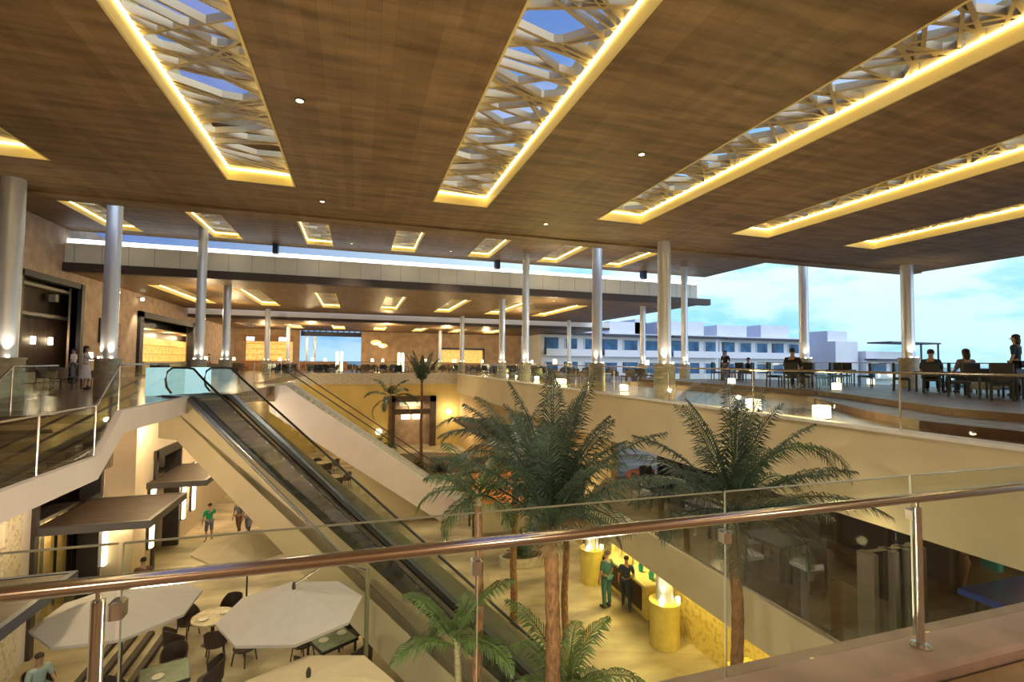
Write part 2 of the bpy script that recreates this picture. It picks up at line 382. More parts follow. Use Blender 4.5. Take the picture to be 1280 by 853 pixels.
# ground level walls
wall_holes('x', -8.4, -.3, -3, 20.9, 0, 6.5, [(16.9, 20.5, 0, 4.6)]).build('wall_left_ground', M_white, kind='structure')
wall_holes('x', -7.5, -.9, 20.9, 48, 0, 6.5, [(22.6, 25.4, 0, 4.45)]).build('wall_left_ground_far', mat('buff_plaster', (.60, .50, .36), .75, var=.05, vs=1), kind='structure')
M_olive = mat('ochre_plaster', (.50, .37, .12), .75, var=.12, vs=.7)
wall_holes('y', 48.0, .4, -15, 24, 0, 6.1, [(3.1, 7.2, 0, 4.7)]).build('wall_back_ground', M_olive, kind='structure')
MB().box(9.5, 2.9, 0, 9.8, 13.4, 2.95).build('wall_right_ground', M_marble, kind='structure')
MB().box(11.5, 13.0, 0, 11.8, 18.0, 2.95).build('wall_right_ground_niche', mat('amber_plaster', (.60, .42, .12), .7, var=.1), kind='structure')
wall_holes('x', 9.75, .3, 17.6, 48, 0, 5.2, [(20, 23, .2, 3.6), (26, 30, .2, 3.6)]).build('wall_right_ground_far', mat('olive_tan_plaster', (.45, .33, .15), .75, var=.1), kind='structure')
MB().box(6.6, -3, 0, 24, 2.4, 5.2).build('wall_near', M_cream, kind='structure')
b = MB().box(-16, -6.4, 5.4, 24.2, -6, 13); b.build('wall_behind', mat('warm_lobby_plaster', (.52, .38, .24), .8, var=.1), kind='structure')
MB().box(20, 2.9, MF, 20.3, 17, 5.2).build('wall_middle_level', M_darkwood, kind='structure')

# ---- roofs with skylights
def roof(y0, y1, x0, x1, z, th, s0, s1, ks, m=None):
    b = MB(); b.box(x0, y0, z, x1, s0, z+th); b.box(x0, s1, z, x1, y1, z+th)
    xs = [x0]
    for k in ks: xs += [SLOTS[k], SLOTS[k]+1.5]
    xs.append(x1)
    for i in range(0, len(xs), 2): b.box(xs[i], s0-.001, z, xs[i+1], s1+.001, z+th)
    return b
roof(-6, 15.9, -16, 24.2, ZA, .45, -4.0, 12.85, [1, 2, 3, 4, 5, 6]).build('ceiling', M_ceil, kind='structure', label='near low roof of brown boards')
roof(15.92, 32.2, -15, 26.2, ZB, .45, 19.0, 31.1, range(7)).build('ceiling', M_ceil, kind='structure', label='second, higher roof of brown boards')
roof(32.05, 51.0, -15, 25.6, ZC, .45, 35.9, 45.8, range(7)).build('ceiling', M_ceil, kind='structure', label='third roof with white fascia')
roof(53.0, 70.4, -15, 28.2, ZD, .45, 59, 66, range(7)).build('ceiling', M_ceil, kind='structure', label='farthest roof over the bar')
MB().box(-16, 15.3, ZA-.05, 24.2, 15.92, ZA+.9).build('trim_10', M_ceil, kind='structure')
# third roof: dark edge, white fascia, light tube
MB().box(-15, 31.55, ZC-.05, 26.2, 32.04, ZC+.42).build('trim_11', mat('dark_brown_edge', (.055, .035, .03), .5), kind='structure')
o = MB()
o.box(-15, 31.75, ZC+.42, 25.1, 32.04, 14.35); 
def fascia_mat():
    m = mat('white_fascia', (.78, .77, .74), .4, var=.04, vs=.6); return m
o.build('wall_fascia', fascia_mat(), kind='structure')
b = MB()
for i in range(33): b.box(-14.6+i*1.22, 31.742, ZC+.43, -14.585+i*1.22, 31.75, 14.34)
b.build('trim_12', mat('fascia_joint', (.22, .22, .24), .6), kind='structure')
MB().box(-15, 31.9, 14.35, 25.1, 32.04, 14.62).build('trim_13', M_ledw, kind='structure')
MB().box(-15, 51.6, ZD-.1, 28.4, 52.9, ZD+.18).build('trim_14', mat('dark_brown_edge', (.055, .035, .03), .5), kind='structure')
MB().box(-15, 51.6, ZD+.18, 28.4, 52.0, 13.0).build('wall_fascia', fascia_mat(), kind='structure')

def skylight(k, y0, y1, z, th, label, group=None, dens=6.4, seed=0):
    x0 = SLOTS[k]; x1 = x0+1.5; top = z+th+.2
    t = empty('skylight', (x0+.75, (y0+y1)/2, z), label, 'skylight', group=group, world=True)
    b = MB(); e = .035
    b.box(x0, y0, z-.012, x0+e, y1, top); b.box(x1-e, y0, z-.012, x1, y1, top)
    b.box(x0+e, y0, z-.012, x1-e, y0+e, top); b.box(x0+e, y1-e, z-.012, x1-e, y1, top)
    b.build('frame', M_gold, t)
    zl = z+.235
    l = MB(); l.box(x0+e, y0+.05, zl, x0+e+.03, y1-.05, zl+.035); l.box(x1-e-.03, y0+.05, zl, x1-e, y1-.05, zl+.035); l.box(x0+.08, y1-e-.03, zl, x1-.08, y1-e, zl+.035)
    l.build('led_strip', M_led, t)
    rr = random.Random(seed*31+k); b = MB(); n = int((y1-y0)*dens); zz = z+.33
    for i in range(n):
        y = y0+.1+(y1-y0-.2)*(i+rr.random())/n; dy = rr.choice((-1, 1))*rr.uniform(.15, 1.1)
        y2 = min(max(y+dy, y0), y1); wd = rr.uniform(.03, .07)
        a = Vector((x0, y, zz)); c = Vector((x1, y2, zz+rr.uniform(-.01, .01)))
        if rr.random() < .65: b.bar(a, c, wd, .12)
        else:
            m_ = a.lerp(c, rr.uniform(.4, .6)); b.bar(a, m_, wd, .12)
            for s in (-1, 1): b.bar(m_, (x1, min(max(y2+s*rr.uniform(.15, .5), y0), y1), zz), wd*.8, .12)
    b.build('lattice', M_lat, t)
    return t
apos = {1: 'long skylight cut off at the left edge of the near ceiling', 2: 'long skylight in the near ceiling, directly left of the middle one',
        3: 'long skylight in the middle of the near ceiling', 4: 'long skylight in the near ceiling right of the middle one',
        5: 'second narrow skylight from the right in the near ceiling', 6: 'rightmost and farthest-right skylight in the near ceiling'}
ordn = ['leftmost', 'second from left', 'third from left', 'fourth from left', 'fifth from left', 'second from right', 'rightmost']
for k in range(1, 7): skylight(k, -4.0, 12.85, ZA, .45, 'gold-lit '+apos[k], seed=1)
for k in range(7): skylight(k, 19.0, 31.1, ZB, .45, 'short-looking gold-lit skylight of the second roof, %s of its row' % ordn[k], seed=2)
for k in range(7): skylight(k, 35.9, 45.8, ZC, .45, 'gold-lit skylight of the white-edged third roof, %s of its row' % ordn[k], seed=3)
for k in range(1, 7): skylight(k, 59, 66, ZD, .45, 'small distant skylight of the farthest roof, %s of its row' % (['leftmost']+ordn[1:])[k-1], dens=2.5, seed=4)
for x, i in ((-4.8, 'left'), (8.9, 'middle'), (20.3, 'right')):
    MB().box(x-.15, 31.5, 14.5, x+.15, 32.0, ZB-.001).build('bracket', M_navy, label='dark bracket over the white light line, %s one' % i, cat='bracket')

# ---- columns
def column(x, y, ztop, zf, label, r=.225, ph=1.25, pr=.36, light=60, spot=True, group=None):
    t = empty('column', (x, y, zf), label, 'column', world=True, group=group)
    MB().lathe([(r, zf+ph-.02), (r, ztop)], (x, y), 24).build('shaft', M_col, t)
    MB().lathe([(pr, zf), (pr, zf+ph-.05), (pr+.03, zf+ph-.05), (pr+.03, zf+ph)], (x, y), 12).build('plinth', M_stone, t)
    for s in (-1, 1):
        MB().lathe([(.028, zf+ph), (.034, zf+ph+.05), (.025, zf+ph+.055)], (x+s*.18, y-.23), 8).build('uplight', M_lampb, t)
        if light: lamp('uplight_beam', 'SPOT', (x+s*.21, y-.27, zf+ph+.07), light, WW, .03, target=(x+s*.10, y-.12, zf+ph+2.2), spot=75, blend=.9)
    return t
ys = [14.5, 19.5, 29.2, 34.5, 49.0, 63.0]
dn = ['nearest', 'second', 'third', 'fourth', 'fifth', 'sixth']
def top_at(y): return ZA if y < 15.9 else ZB if y < 32 else ZC if y < 52 else ZD
for X_, nm in ((-7.9, 'left row beside the shopfronts'), (10.1, 'middle row by the atrium'), (22.0, 'outer row by the sea view')):
    for i, y in enumerate(ys):
        column(X_, y, top_at(y), UF if X_ < 20 or y > 25 else 7.29, '%s metal column on a plinth in the %s' % (dn[i], nm), light=(70, 60, 60, 50, 0, 0)[i], pr=.36)

# ---- near glass railing (in front of the camera)
t = empty('glass_railing', (1.5, 2.65, 6.1), 'near glass railing with polished round handrail crossing the whole foreground', 'railing', world=True)
MB().tube([(-5.9, 2.65, 7.2), (13.9, 2.65, 7.2)], .034, 20).build('handrail', M_rail, t)
for x in (-6.2+.0, -1.07, 4.07, 9.25):
    if x < -6: continue
    p = MB().lathe([(.07, 6.1), (.07, 6.115), (.027, 6.12), (.027, 7.13), (.012, 7.135), (.012, 7.18)], (x, 2.65), 16); p.build('post', M_steel, t)
px = [-2.79, -1.02, .66, 2.35, 4.10, 5.82, 7.54]
for a, c in zip(px[:-1], px[1:]):
    MB().box(a+.012, 2.715, 6.14, c-.012, 2.727, 7.345).build('glass_panel', M_glass2, t)
    e = MB(); e.box(a+.012, 2.714, 7.345, c-.012, 2.728, 7.352); e.box(a+.008, 2.714, 6.14, a+.012, 2.728, 7.35); e.build('panel_edge', mat('pale_glass_edge', (.42, .46, .38), .2), t)
for a in px[1:-1]:
    MB().rbox(a-.03, 2.675, 7.02, a+.03, 2.75, 7.10, .01).build('clamp', M_steel, t)

# ---- glass balustrades round the atrium
def balustrade(pts, label, step=1.8, h=1.05, name='glass_balustrade', rail=M_steel, sloped=False, gz=.04, cat='balustrade', posts=True, frameless=False):
    P0 = Vector(pts[0]); t = empty(name, tuple(P0), label, cat, world=True)
    MB().tube([Vector(p)+Vector((0, 0, .03 if frameless else h)) for p in pts], .024, 8).build('handrail' if not frameless else 'base_rail', rail, t)
    for a, c in zip(pts[:-1], pts[1:]):
        a, c = Vector(a), Vector(c); L = (c-a).length; n = max(1, round(L/step)); d = (c-a)/n
        hd = Vector((d.x, d.y, 0)).normalized(); nrm = Vector((-hd.y, hd.x, 0))
        for i in range(n):
            p, q = a+d*i+hd*.02, a+d*(i+1)-hd*.02
            z0, z1 = Vector((0, 0, gz)), Vector((0, 0, h-.06))
            MB().solid([p+z0, q+z0, q+z1, p+z1], nrm*.012).build('glass_panel', M_glass, t)
            if posts and i % 2 == 0:
                MB().tube([a+d*i, a+d*i+Vector((0, 0, h))], .018, 6).build('post', M_steel, t)
    return t
balustrade([(VX1-.05, 2.95, UF+.07), (VX1-.05, 24, UF+.07)], 'glass balustrade along the right terrace edge nearest the raised deck')
balustrade([(VX1-.05, 24.2, UF+.07), (VX1-.05, 47.8, UF+.07)], 'far glass balustrade along the terrace behind the big palms', step=2.4)
balustrade([(VX0+.05, -1, BF+.06), (VX0+.05, 12.4, BF+.06), (VX0+.05, 13.4, UF+.06), (VX0+.05, 17.9, UF+.06)], 'glass balustrade of the left walkway beside the steps')
balustrade([(VX0+.05, 28.7, UF+.02), (VX0+.05, 47.8, UF+.02)], 'far glass balustrade beyond the staircase on the left', step=2.4)
balustrade([(VX0+.2, 47.9, UF+.1), (VX1-.2, 47.9, UF+.1)], 'glass balustrade across the far end of the atrium', step=2.4)
balustrade([(-7.2, 10.6, BF), (-7.2, 12.3, BF), (-7.2, 13.5, UF), (-7.2, 15.2, UF)], 'short stair handrail with glass beside the leftmost steps')
balustrade([(7.33, 3.0, MF+.02), (7.33, 14.8, MF+.02)], 'glass balustrade on the edge of the middle floor', step=1.9, posts=False, frameless=True)
balustrade([(24.3, 3.0, 7.29), (24.3, 25, 7.29)], 'outer glass balustrade of the terrace in front of the sea', step=2.2)
balustrade([(0.9, 6.0, 0), (1.25, 8.6, 0)], 'low frosted glass screen by the bush below the escalator', h=1.25)

# ================================================================ ESCALATOR
h = Vector((-.7331, .6802, 0)); nn = Vector((.6802, .7331, 0)); el = R(29.18)
d3 = Vector((h.x*math.cos(el), h.y*math.cos(el), math.sin(el)))
T = Vector((-5.0965, 18.0665, 6.957)); Lh = (6.957-.0)/math.tan(el)
Bt = T-h*Lh; Bt.z = 0.0
t = empty('escalator', tuple(Bt), 'long dark escalator with cream side panels descending across the atrium', 'escalator', world=True)
up = Vector((0, 0, 1))
W = 1.5
def cl(off, z0, side_t, name, m, zb):
    b = MB(); o = nn*off
    top = [T+h*1.3+o+up*z0, T+o+up*z0, Bt+o+up*z0, Bt-h*1.5+o+up*z0]
    bot = [Bt-h*1.5+o+up*.0, Bt+h*((zb)/math.tan(el))+o, T+h*.3+o-up*zb, T+h*1.3+o-up*zb]
    b.solid(top+bot, nn*side_t); return b.build(name, m, t)
cl(-.18, -.03, .05, 'side_panel', M_cream, 1.35)
cl(W-.02+.05, -.03, .05, 'side_panel', M_cream, 1.35)
# metal deck strips beside the treads
for off in (-.18, .0, W-.32, W-.14):
    b = MB(); a = T+nn*off; c = Bt+nn*off
    b.solid([a+up*.0+h*1.2, a+h*1.2+up*.06, a+up*.06, c+up*.06, c, a], nn*.16)
    b.build('deck_trim', mat('bluish_steel_trim', (.42, .46, .58), .25, .9) if off in (-.18, W-.14) else M_black, t)
# treads
nst = int(Lh/.4); 
for i in range(nst):
    p = Bt+h*(.4*i)+up*(.4*i*math.tan(el))-up*.08; q = p+h*.4
    rz = .4*math.tan(el)
    b = MB(); b.solid([p+nn*.14, q+nn*.14, q+nn*(W-.30), p+nn*(W-.30)], -up*.05)
    b.solid([q+nn*.14-up*.05, q+nn*(W-.30)-up*.05, q+nn*(W-.30)+up*rz, q+nn*.14+up*rz], h*.02)
    b.build('step', M_step, t)
MB().solid([T+nn*-.12-up*.04, T+h*1.6+nn*-.12-up*.04, T+h*1.6+nn*W-up*.04, T+nn*W-up*.04], up*.05).build('landing_plate', M_step, t)
MB().solid([Bt+nn*-.1, Bt-h*1.5+nn*-.1, Bt-h*1.5+nn*W, Bt+nn*W], up*.04).build('landing_plate', M_steel, t)
for off, nm in ((.02, 'left'), (W-.18, 'right')):
    o = nn*off
    b = MB(); z1 = .90
    b.solid([T+o+h*1.1+up*.1, T+o+up*.05, Bt+o+up*.05, Bt-h*1.1+o+up*.05, Bt-h*1.3+o+up*.5, Bt-h*1.1+o+up*z1, Bt+o+up*z1, T+o+up*z1, T+o+h*1.1+up*z1, T+o+h*1.3+up*.5], nn*.012)
    b.build('glass_side', M_glass, t)
    pts = [T+h*1.05+up*.12, T+h*1.3+up*.3, T+h*1.38+up*.55, T+h*1.28+up*.82, T+h*1.0+up*.95, T+h*.2+up*.955, T+up*.93-h*.1, T-h*.6+up*(.945-.6*math.tan(el)),
           Bt+h*.6+up*(.945+.6*math.tan(el)), Bt+up*.97, Bt-h*.8+up*.95, Bt-h*1.2+up*.8, Bt-h*1.35+up*.5, Bt-h*1.2+up*.2]
    MB().tube([p+o for p in pts], .036, 10).build('handrail', M_black, t)
# glass at the top landing, its cyan reflection put in as a glow
b = MB(); g = T+h*1.9
b.solid([g+nn*-.3, g+nn*1.9, g+nn*1.9+up*.95, g+nn*-.3+up*.95], h*.03)
b.build('glass_screen', M_tealg, label='glass screen with painted cyan reflection standing at the top of the escalator', cat='screen')
# dark gap trims at top left of cladding
MB().box(VX0-.02, 18.0, 6.2, VX0+.18, 18.12, UF+.02).build('trim_15', M_dark, kind='structure')

# ================================================================ STAIRCASE
t = empty('staircase', (1.5, 25.5, 0), 'white-sided straight staircase descending beyond the escalator', 'staircase', world=True)
def zs(x): return UF-(x+3.7)*(UF/10.05)
b = MB(); b.solid([(-4.0, 25.4, UF+.05), (-3.3, 25.4, UF+.05), (6.35, 25.4, .05), (6.35, 25.4, 0), (4.2, 25.4, 0), (-.3, 25.4, 3.15), (-3.9, 25.4, 5.75)], (0, .14, 0)); b.build('side_wall', M_white, t)
b = MB(); b.solid([(-3.7, 28.5, UF+.05), (-3.3, 28.5, UF+.05), (6.35, 28.5, .05), (4.2, 28.5, 0), (-3.7, 28.5, 5.6)], (0, .1, 0)); b.build('side_wall', M_white, t)
b = MB()
for i in range(38):
    x = -3.5+i*.26; z = UF-(i+1)*(UF/38.); b.box(x, 25.54, max(z-.25, 0), x+.28, 28.5, z+.02)
b.build('flight', M_stone, t)
b = MB().tube([(-3.9, 25.47, UF+.85), (-3.4, 25.47, UF+.85), (6.3, 25.47, .9)], .03, 8); b.build('handrail', M_dark, t)
b = MB().solid([(-3.7, 25.46, UF+.06), (-3.3, 25.46, UF+.06), (6.3, 25.46, .1), (6.3, 25.46, .85), (-3.3, 25.46, UF+.8), (-3.7, 25.46, UF+.8)], (0, .014, 0)); b.build('glass_side', M_glass, t)
b = MB().tube([(-3.4, 28.55, UF+.9), (6.3, 28.55, .95)], .03, 8); b.build('handrail', M_dark, t)
# wall closing the underside of the stair
MB().solid([(-.1, 26.2, 0), (4.2, 26.2, 0), (4.0, 26.2, .3), (-.1, 26.2, 3.0)], (0, .2, 0)).build('wall_under_stair', M_cream, kind='structure')

# ================================================================ LEFT UPPER SHOPFRONTS
t = empty('dark_shopfront', (-15, 30.7, UF), 'tall black-framed dark shop entrance with two glowing wall lights, far left', 'shopfront', world=True)
b = MB(); b.box(-15.3, 28.0, UF, -14.85, 28.3, 12.3); b.box(-15.3, 33.2, UF, -14.8, 33.5, 12.3); b.box(-15.3, 28.0, 12.05, -14.85, 33.5, 12.35); b.build('frame', M_black_f, t)
MB().box(-16.1, 27.7, UF, -16.0, 35.9, 12.4).build('back_panel', M_darkwood, t)
b = MB(); b.box(-16.0, 27.7, 10.3, -15.4, 35.9, 10.45); b.build('transom', M_dark, t)
b = MB(); b.box(-16.0, 28.3, 11.75, -15.4, 35.9, 11.9); b.build('ceiling_panel', M_stone, t)
b = MB(); b.box(-16.0, 28.4, UF, -15.55, 35.5, 7.45); b.build('counter', M_stone, t)
for y in (31.3, 32.8):
    MB().rbox(-15.99, y-.12, 8.9, -15.88, y+.12, 9.3, .02).build('wall_light', M_lampb, t)
    lamp('sconce_beam', 'POINT', (-15.75, y, 9.15), 14, WARM, .05)
for y in (29.2, 32.3):
    MB().box(-15.8, y-.15, 11.2, -15.5, y+.15, 11.6).build('ceiling_lamp', M_stone, t)
for y0_, y1_ in ((27.6, 36.0), (41.2, 59.5)):
    xd = -16.2 if y0_ < 30 else -16.8
    b = MB(); b.box(xd, y0_-.1, UF, -15.4, y0_, 12.5); b.box(xd, y1_, UF, -15.4, y1_+.1, 12.5); b.box(xd, y0_, 12.4, -15.4, y1_, 12.5); b.box(xd-.1, y0_, UF, xd, y1_, 12.5); b.box(xd, y0_, UF-.2, -15, y1_, UF)
    b.build('wall_shop_recess', M_darkwood, kind='structure')
t = empty('bar_shopfront', (-15, 47, UF), 'black-framed opening of the yellow-lit bar on the left wall', 'shopfront', world=True)
b = MB(); b.box(-15.3, 41.0, UF, -14.8, 41.6, 11.6); b.box(-15.3, 52.7, UF, -14.8, 53.1, 11.6); b.box(-15.3, 41.0, 11.2, -14.8, 53.1, 11.6); b.build('frame', M_black_f, t)
MB().box(-16.7, 41.3, UF, -16.6, 59.3, 9.9).build('lit_shelf_wall', M_barlit, t)
MB().box(-16.7, 41.3, 9.9, -16.6, 59.3, 11.6).build('upper_panel', M_dark, t)
b = MB()
for z in (7.9, 8.6, 9.3): b.box(-16.6, 41.3, z, -16.35, 59.3, z+.05)
b.build('shelf', M_gold, t)
b = MB(); b.box(-16.6, 41.3, 10.5, -15.4, 59.3, 10.6)
b.build('soffit', mat('striped_soffit', (.55, .45, .28), .6), t)
MB().rbox(-16.0, 44, UF, -15.5, 57, 8.0, .03).build('counter', M_gold, t)
for y in (45, 50, 55): lamp('bar_light', 'POINT', (-15.9, y, 10.2), 90, WARM, .1)
for y, z, s in ((35.9, 9.9, 'narrow dark framed panel on the left wall beside the dark entrance'), (38.0, 9.7, 'dark framed picture on the left wall right of the second column')):
    t = empty('framed_picture', (-14.98, y, z), s, 'picture', world=True)
    MB().box(-14.99, y-.3, z-.75, -14.9, y+.3, z+.75).build('frame', M_dark, t)
    MB().box(-14.9, y-.22, z-.66, -14.88, y+.22, z+.66).build('artwork', mat('muted_artwork', (.22, .12, .10), .5, var=.5, vs=4), t)
for y, s in ((36.9, 'round spotlight on the left wall above the framed pictures'), (40.6, 'bright spotlight under the third roof near the left wall')):
    t = empty('wall_spotlight', (-14.6, y, 12.4), s, 'lamp', world=True)
    MB().lathe([(.1, 12.3), (.12, 12.42), (.08, 12.5)], (-14.6, y), 10).build('head', M_lampb, t)
    MB().box(-15, y-.04, 12.45, -14.55, y+.04, 12.55).build('arm', M_steel, t)
    lamp('wall_spot_beam', 'SPOT', (-14.3, y, 12.2), 350, WW, .05, target=(-15, y, 8.5), spot=60)

# ================================================================ BACK BAR AREA
b = MB(); b.box(-14.2, 71.0, UF, -8.0, 71.1, 11.6); b.box(-14.2, 70.4, 11.4, -8.0, 71.1, 11.5); b.box(10.8, 70.4, 10.0, 18, 71.4, 10.1)
b.build('wall_bar_recess', M_stucco_b, kind='structure')
t = empty('back_bar', (-11.1, 70, UF), 'yellow backlit bar wall with shelves at the far left end', 'bar', world=True)
MB().box(-13.9, 70.9, UF, -8.3, 71.0, 11.4).build('lit_panel', M_barlit, t)
b = MB()
for z in (8.2, 8.9, 9.6, 10.3): b.box(-13.9, 70.5, z, -8.3, 70.9, z+.06)
b.build('shelf', M_gold, t)
MB().rbox(-13.8, 68.2, UF, -8.4, 69.0, 8.1, .03).build('counter', M_wood, t)
b = MB(); b.box(-14.0, 69.85, 10.6, -8.2, 70.0, 11.4); b.build('header', M_wood, t)
for x, s in ((-13.2, 'left'), (-9.4, 'right')):
    t = empty('wall_screen', (x, 69.8, 11.0), 'small bright screen above the far bar, %s one' % s, 'screen', world=True)
    MB().box(x-.5, 69.75, 10.6, x+.5, 69.84, 11.2).build('bezel', M_black_f, t); MB().box(x-.46, 69.73, 10.64, x+.46, 69.75, 11.16).build('display', M_screen, t)
MB().rbox(-8.0, 66.5, UF, -1.2, 67.3, 8.0, .03).build('reception_counter', M_wood, label='long honey-brown wooden counter in front of the blue opening', cat='counter')
t = empty('pergola', (-3.5, 71.5, UF), 'dark navy pergola seen through the opening in the far wall', 'pergola', world=True)
b = MB(); b.box(-7.4, 71.2, 11.5, 1.4, 71.5, 12.1)
for i in range(12): b.box(-7.3+i*.75, 70.6, 12.1, -7.15+i*.75, 75, 12.3)
b.build('beam', M_navy, t)
for x in (-6.6, -5.6): MB().box(x-.12, 71.0, UF, x+.12, 71.3, 11.5).build('post', M_steel, t)
t = empty('lit_opening', (14.4, 70, UF), 'yellow-lit serving hatch with dark frame in the far right of the tan wall', 'hatch', world=True)
b = MB(); b.box(11.0, 69.8, 9.9, 17.8, 70.0, 10.2); b.box(11.0, 69.8, UF, 11.2, 70.0, 10.0); b.box(17.6, 69.8, UF, 17.8, 70, 10.0); b.build('frame', M_dark, t)
MB().box(11.0, 71.2, UF, 17.8, 71.3, 10.2).build('lit_panel', M_barlit, t)
MB().rbox(11.4, 70.4, UF, 17.4, 70.9, 8.0, .02).build('counter', M_wood, t)
for x, y, s in ((-1.9, 56, 'left pair of'), (4.6, 56, 'right pair of')):
    t = empty('light_pillar', (x, y, UF), '%s tall glowing slim light pillars in the far lounge' % s, 'lamp', world=True)
    for dx in (-.22, .22): MB().rbox(x+dx-.14, y-.1, UF+.1, x+dx+.14, y+.1, UF+2.2, .02).build('tube', M_lampw, t)
    MB().box(x-.45, y-.15, UF, x+.45, y+.15, UF+.1).build('base', M_dark, t)
t = empty('chandelier', (2.6, 66, 10.4), 'glowing woven pendant cluster hanging before the tan back wall', 'lamp', world=True)
b = MB(); b.blob((2.2, 66, 10.6), (.7, .5, .35)); b.blob((3.1, 66.1, 10.2), (.6, .45, .3)); b.build('shade', mat('amber_shade', (.9, .6, .3), emis=(1, .55, .2), es=1.1), t)
MB().tube([(2.6, 66, 10.8), (2.6, 66, ZD)], .02, 6).build('cord', M_dark, t)
lamp('chandelier_glow', 'POINT', (2.6, 65.2, 9.9), 300, WARM, .4)
def recessed(x, y, z, which):  # disc fixture made up for an added downlight
    t = empty('added_downlight', (x, y, z), 'small added downlight in the brown boards of the %s ceiling' % which, 'lamp', group='added downlights of the %s ceiling' % which, world=True)
    MB().lathe([(.07, z-.012), (.085, z-.012), (.085, z+.01)], (x, y), 12).build('ring', M_dark, t)
    MB().lathe([(.06, z-.016), (.06, z-.008)], (x, y), 12).build('lens', M_lampw, t)
for x, y, e in ((-10.2, 62, 500), (-5, 58, 500), (3, 55, 500), (10, 58, 500), (16, 62, 400), (-9.5, 44, 300), (-9.5, 36, 300), (14, 42, 300), (14, 34, 260), (14.4, 26, 160)):
    zt = top_at(y)
    lamp('lounge_fill', 'POINT', (x, y, 11.3), e, WARM, .25)  # fill lamp added to brighten the lounge and walls
    recessed(x, y, zt, 'far')
for x, y in ((-1.0, 13.8), (5.4, 13.8), (-1.0, 8.5), (5.4, 8.5)): recessed(x, y, ZA, 'near')
for x, y in ((-.5, 23), (5.4, 23), (-.5, 30), (5.4, 30)): recessed(x, y, ZB, 'second')

# furniture prototypes --------------------------------------------------
def tub_chair(name, m, cat='chair', legm=None, cush=None):
    t = empty(name, (0, 0, 0), 'chair', cat); legm = legm or m
    b = MB(); b.lathe([(.20, .36), (.27, .38), (.29, .43), (.24, .46)], (0, 0), 14); b.build('seat', cush or m, t)
    # curved shell of back and arms, opening towards +Y
    b = MB(); n = 14; vs = []; fs = []
    for i in range(n+1):
        a = R(180-25)+R(230)*i/n
        k = 1-abs(i-n/2)/(n/2); hh = .62+.24*min(1, k*1.7)
        for (rr, z) in ((.27, .40), (.31, hh), (.285, hh+.01), (.245, .40)):
            vs.append((rr*math.cos(a), rr*math.sin(a), z))
    for i in range(n):
        for j in range(4):
            fs.append((i*4+j, i*4+(j+1) % 4, (i+1)*4+(j+1) % 4, (i+1)*4+j))
    fs += [(3, 2, 1, 0), tuple(n*4+j for j in range(4))]
    b.add(vs, fs); b.sm = True; b.build('backrest', m, t)
    for sx in (-1, 1):
        for sy in (-1, 1): MB().tube([(sx*.17, sy*.17, .38), (sx*.21, sy*.22, 0)], .018, 6).build('leg', legm, t)
    return t
def side_chair(name, m, seat, back=None):
    t = empty(name, (0, 0, 0), 'chair', 'chair')
    MB().rbox(-.23, -.22, .40, .23, .23, .49, .03).build('seat', seat, t)
    MB().rbox(-.23, -.27, .55, .23, -.20, 1.02, .02).build('backrest', back or seat, t)
    for sx in (-1, 1):
        MB().bar((sx*.2, .19, 0), (sx*.2, .19, .42), .04, .04).build('leg', m, t)
        MB().bar((sx*.21, -.26, 0), (sx*.21, -.22, 1.0), .04, .04).build('leg', m, t)
    return t
def table(name, w_, d_, h_, m, legm, round_=False):
    t = empty(name, (0, 0, 0), 'table', 'table')
    if round_:
        MB().lathe([(w_, h_-.05), (w_, h_)], (0, 0), 24).build('tabletop', m, t)
        MB().lathe([(.28, 0), (.28, .03), (.05, .05), (.05, h_-.05)], (0, 0), 12).build('leg', legm, t)
    else:
        b = MB().box(-w_/2, -d_/2, h_-.03, w_/2, d_/2, h_); b.build('tabletop', m, t)
        b = MB(); b.box(-w_/2-.03, -d_/2-.03, h_-.07, w_/2+.03, -d_/2, h_+.005); b.box(-w_/2-.03, d_/2, h_-.07, w_/2+.03, d_/2+.03, h_+.005)
        b.box(-w_/2-.03, -d_/2, h_-.07, -w_/2, d_/2, h_+.005); b.box(w_/2, -d_/2, h_-.07, w_/2+.03, d_/2, h_+.005); b.build('rim', legm, t)
        for sx in (-1, 1):
            for sy in (-1, 1): MB().box(sx*(w_/2-.03)-.025, sy*(d_/2-.03)-.025, 0, sx*(w_/2-.03)+.025, sy*(d_/2-.03)+.025, h_-.07).build('leg', legm, t)
    return t
def lounge_chair(name, m, c):
    t = empty(name, (0, 0, 0), 'lounge chair', 'armchair')
    MB().rbox(-.33, -.30, .22, .33, .36, .44, .05).build('cushion', c, t)
    MB().solid([(-.36, -.30, .25), (.36, -.30, .25), (.36, -.42, .85), (-.36, -.42, .85)], (0, -.07, 0)).build('backrest', m, t)
    for s in (-1, 1):
        b = MB(); b.bar((s*.38, -.34, .6), (s*.38, .34, .58), .06, .04); b.bar((s*.38, .32, 0), (s*.38, .32, .58), .05, .05); b.bar((s*.38, -.36, 0), (s*.38, -.36, .6), .05, .05); b.build('armrest', m, t)
    return t
def cube_lamp(name, s):
    t = empty(name, (0, 0, 0), 'lamp', 'lamp')
    MB().rbox(-s/2, -s/2, .03, s/2, s/2, s*1.1, .02).build('lamp_shade', M_lampw, t)
    MB().box(-s/2+.03, -s/2+.03, 0, s/2-.03, s/2-.03, .03).build('base', M_dark, t)
    return t
def table_lamp(name):
    t = empty(name, (0, 0, 0), 'lamp', 'lamp')
    MB().lathe([(.16, 1.15), (.13, 1.5)], (0, 0), 12).build('lamp_shade', M_lampw, t)
    MB().lathe([(.14, 0), (.14, .03), (.015, .05), (.015, 1.15)], (0, 0), 8).build('stand', M_dark, t)
    return t

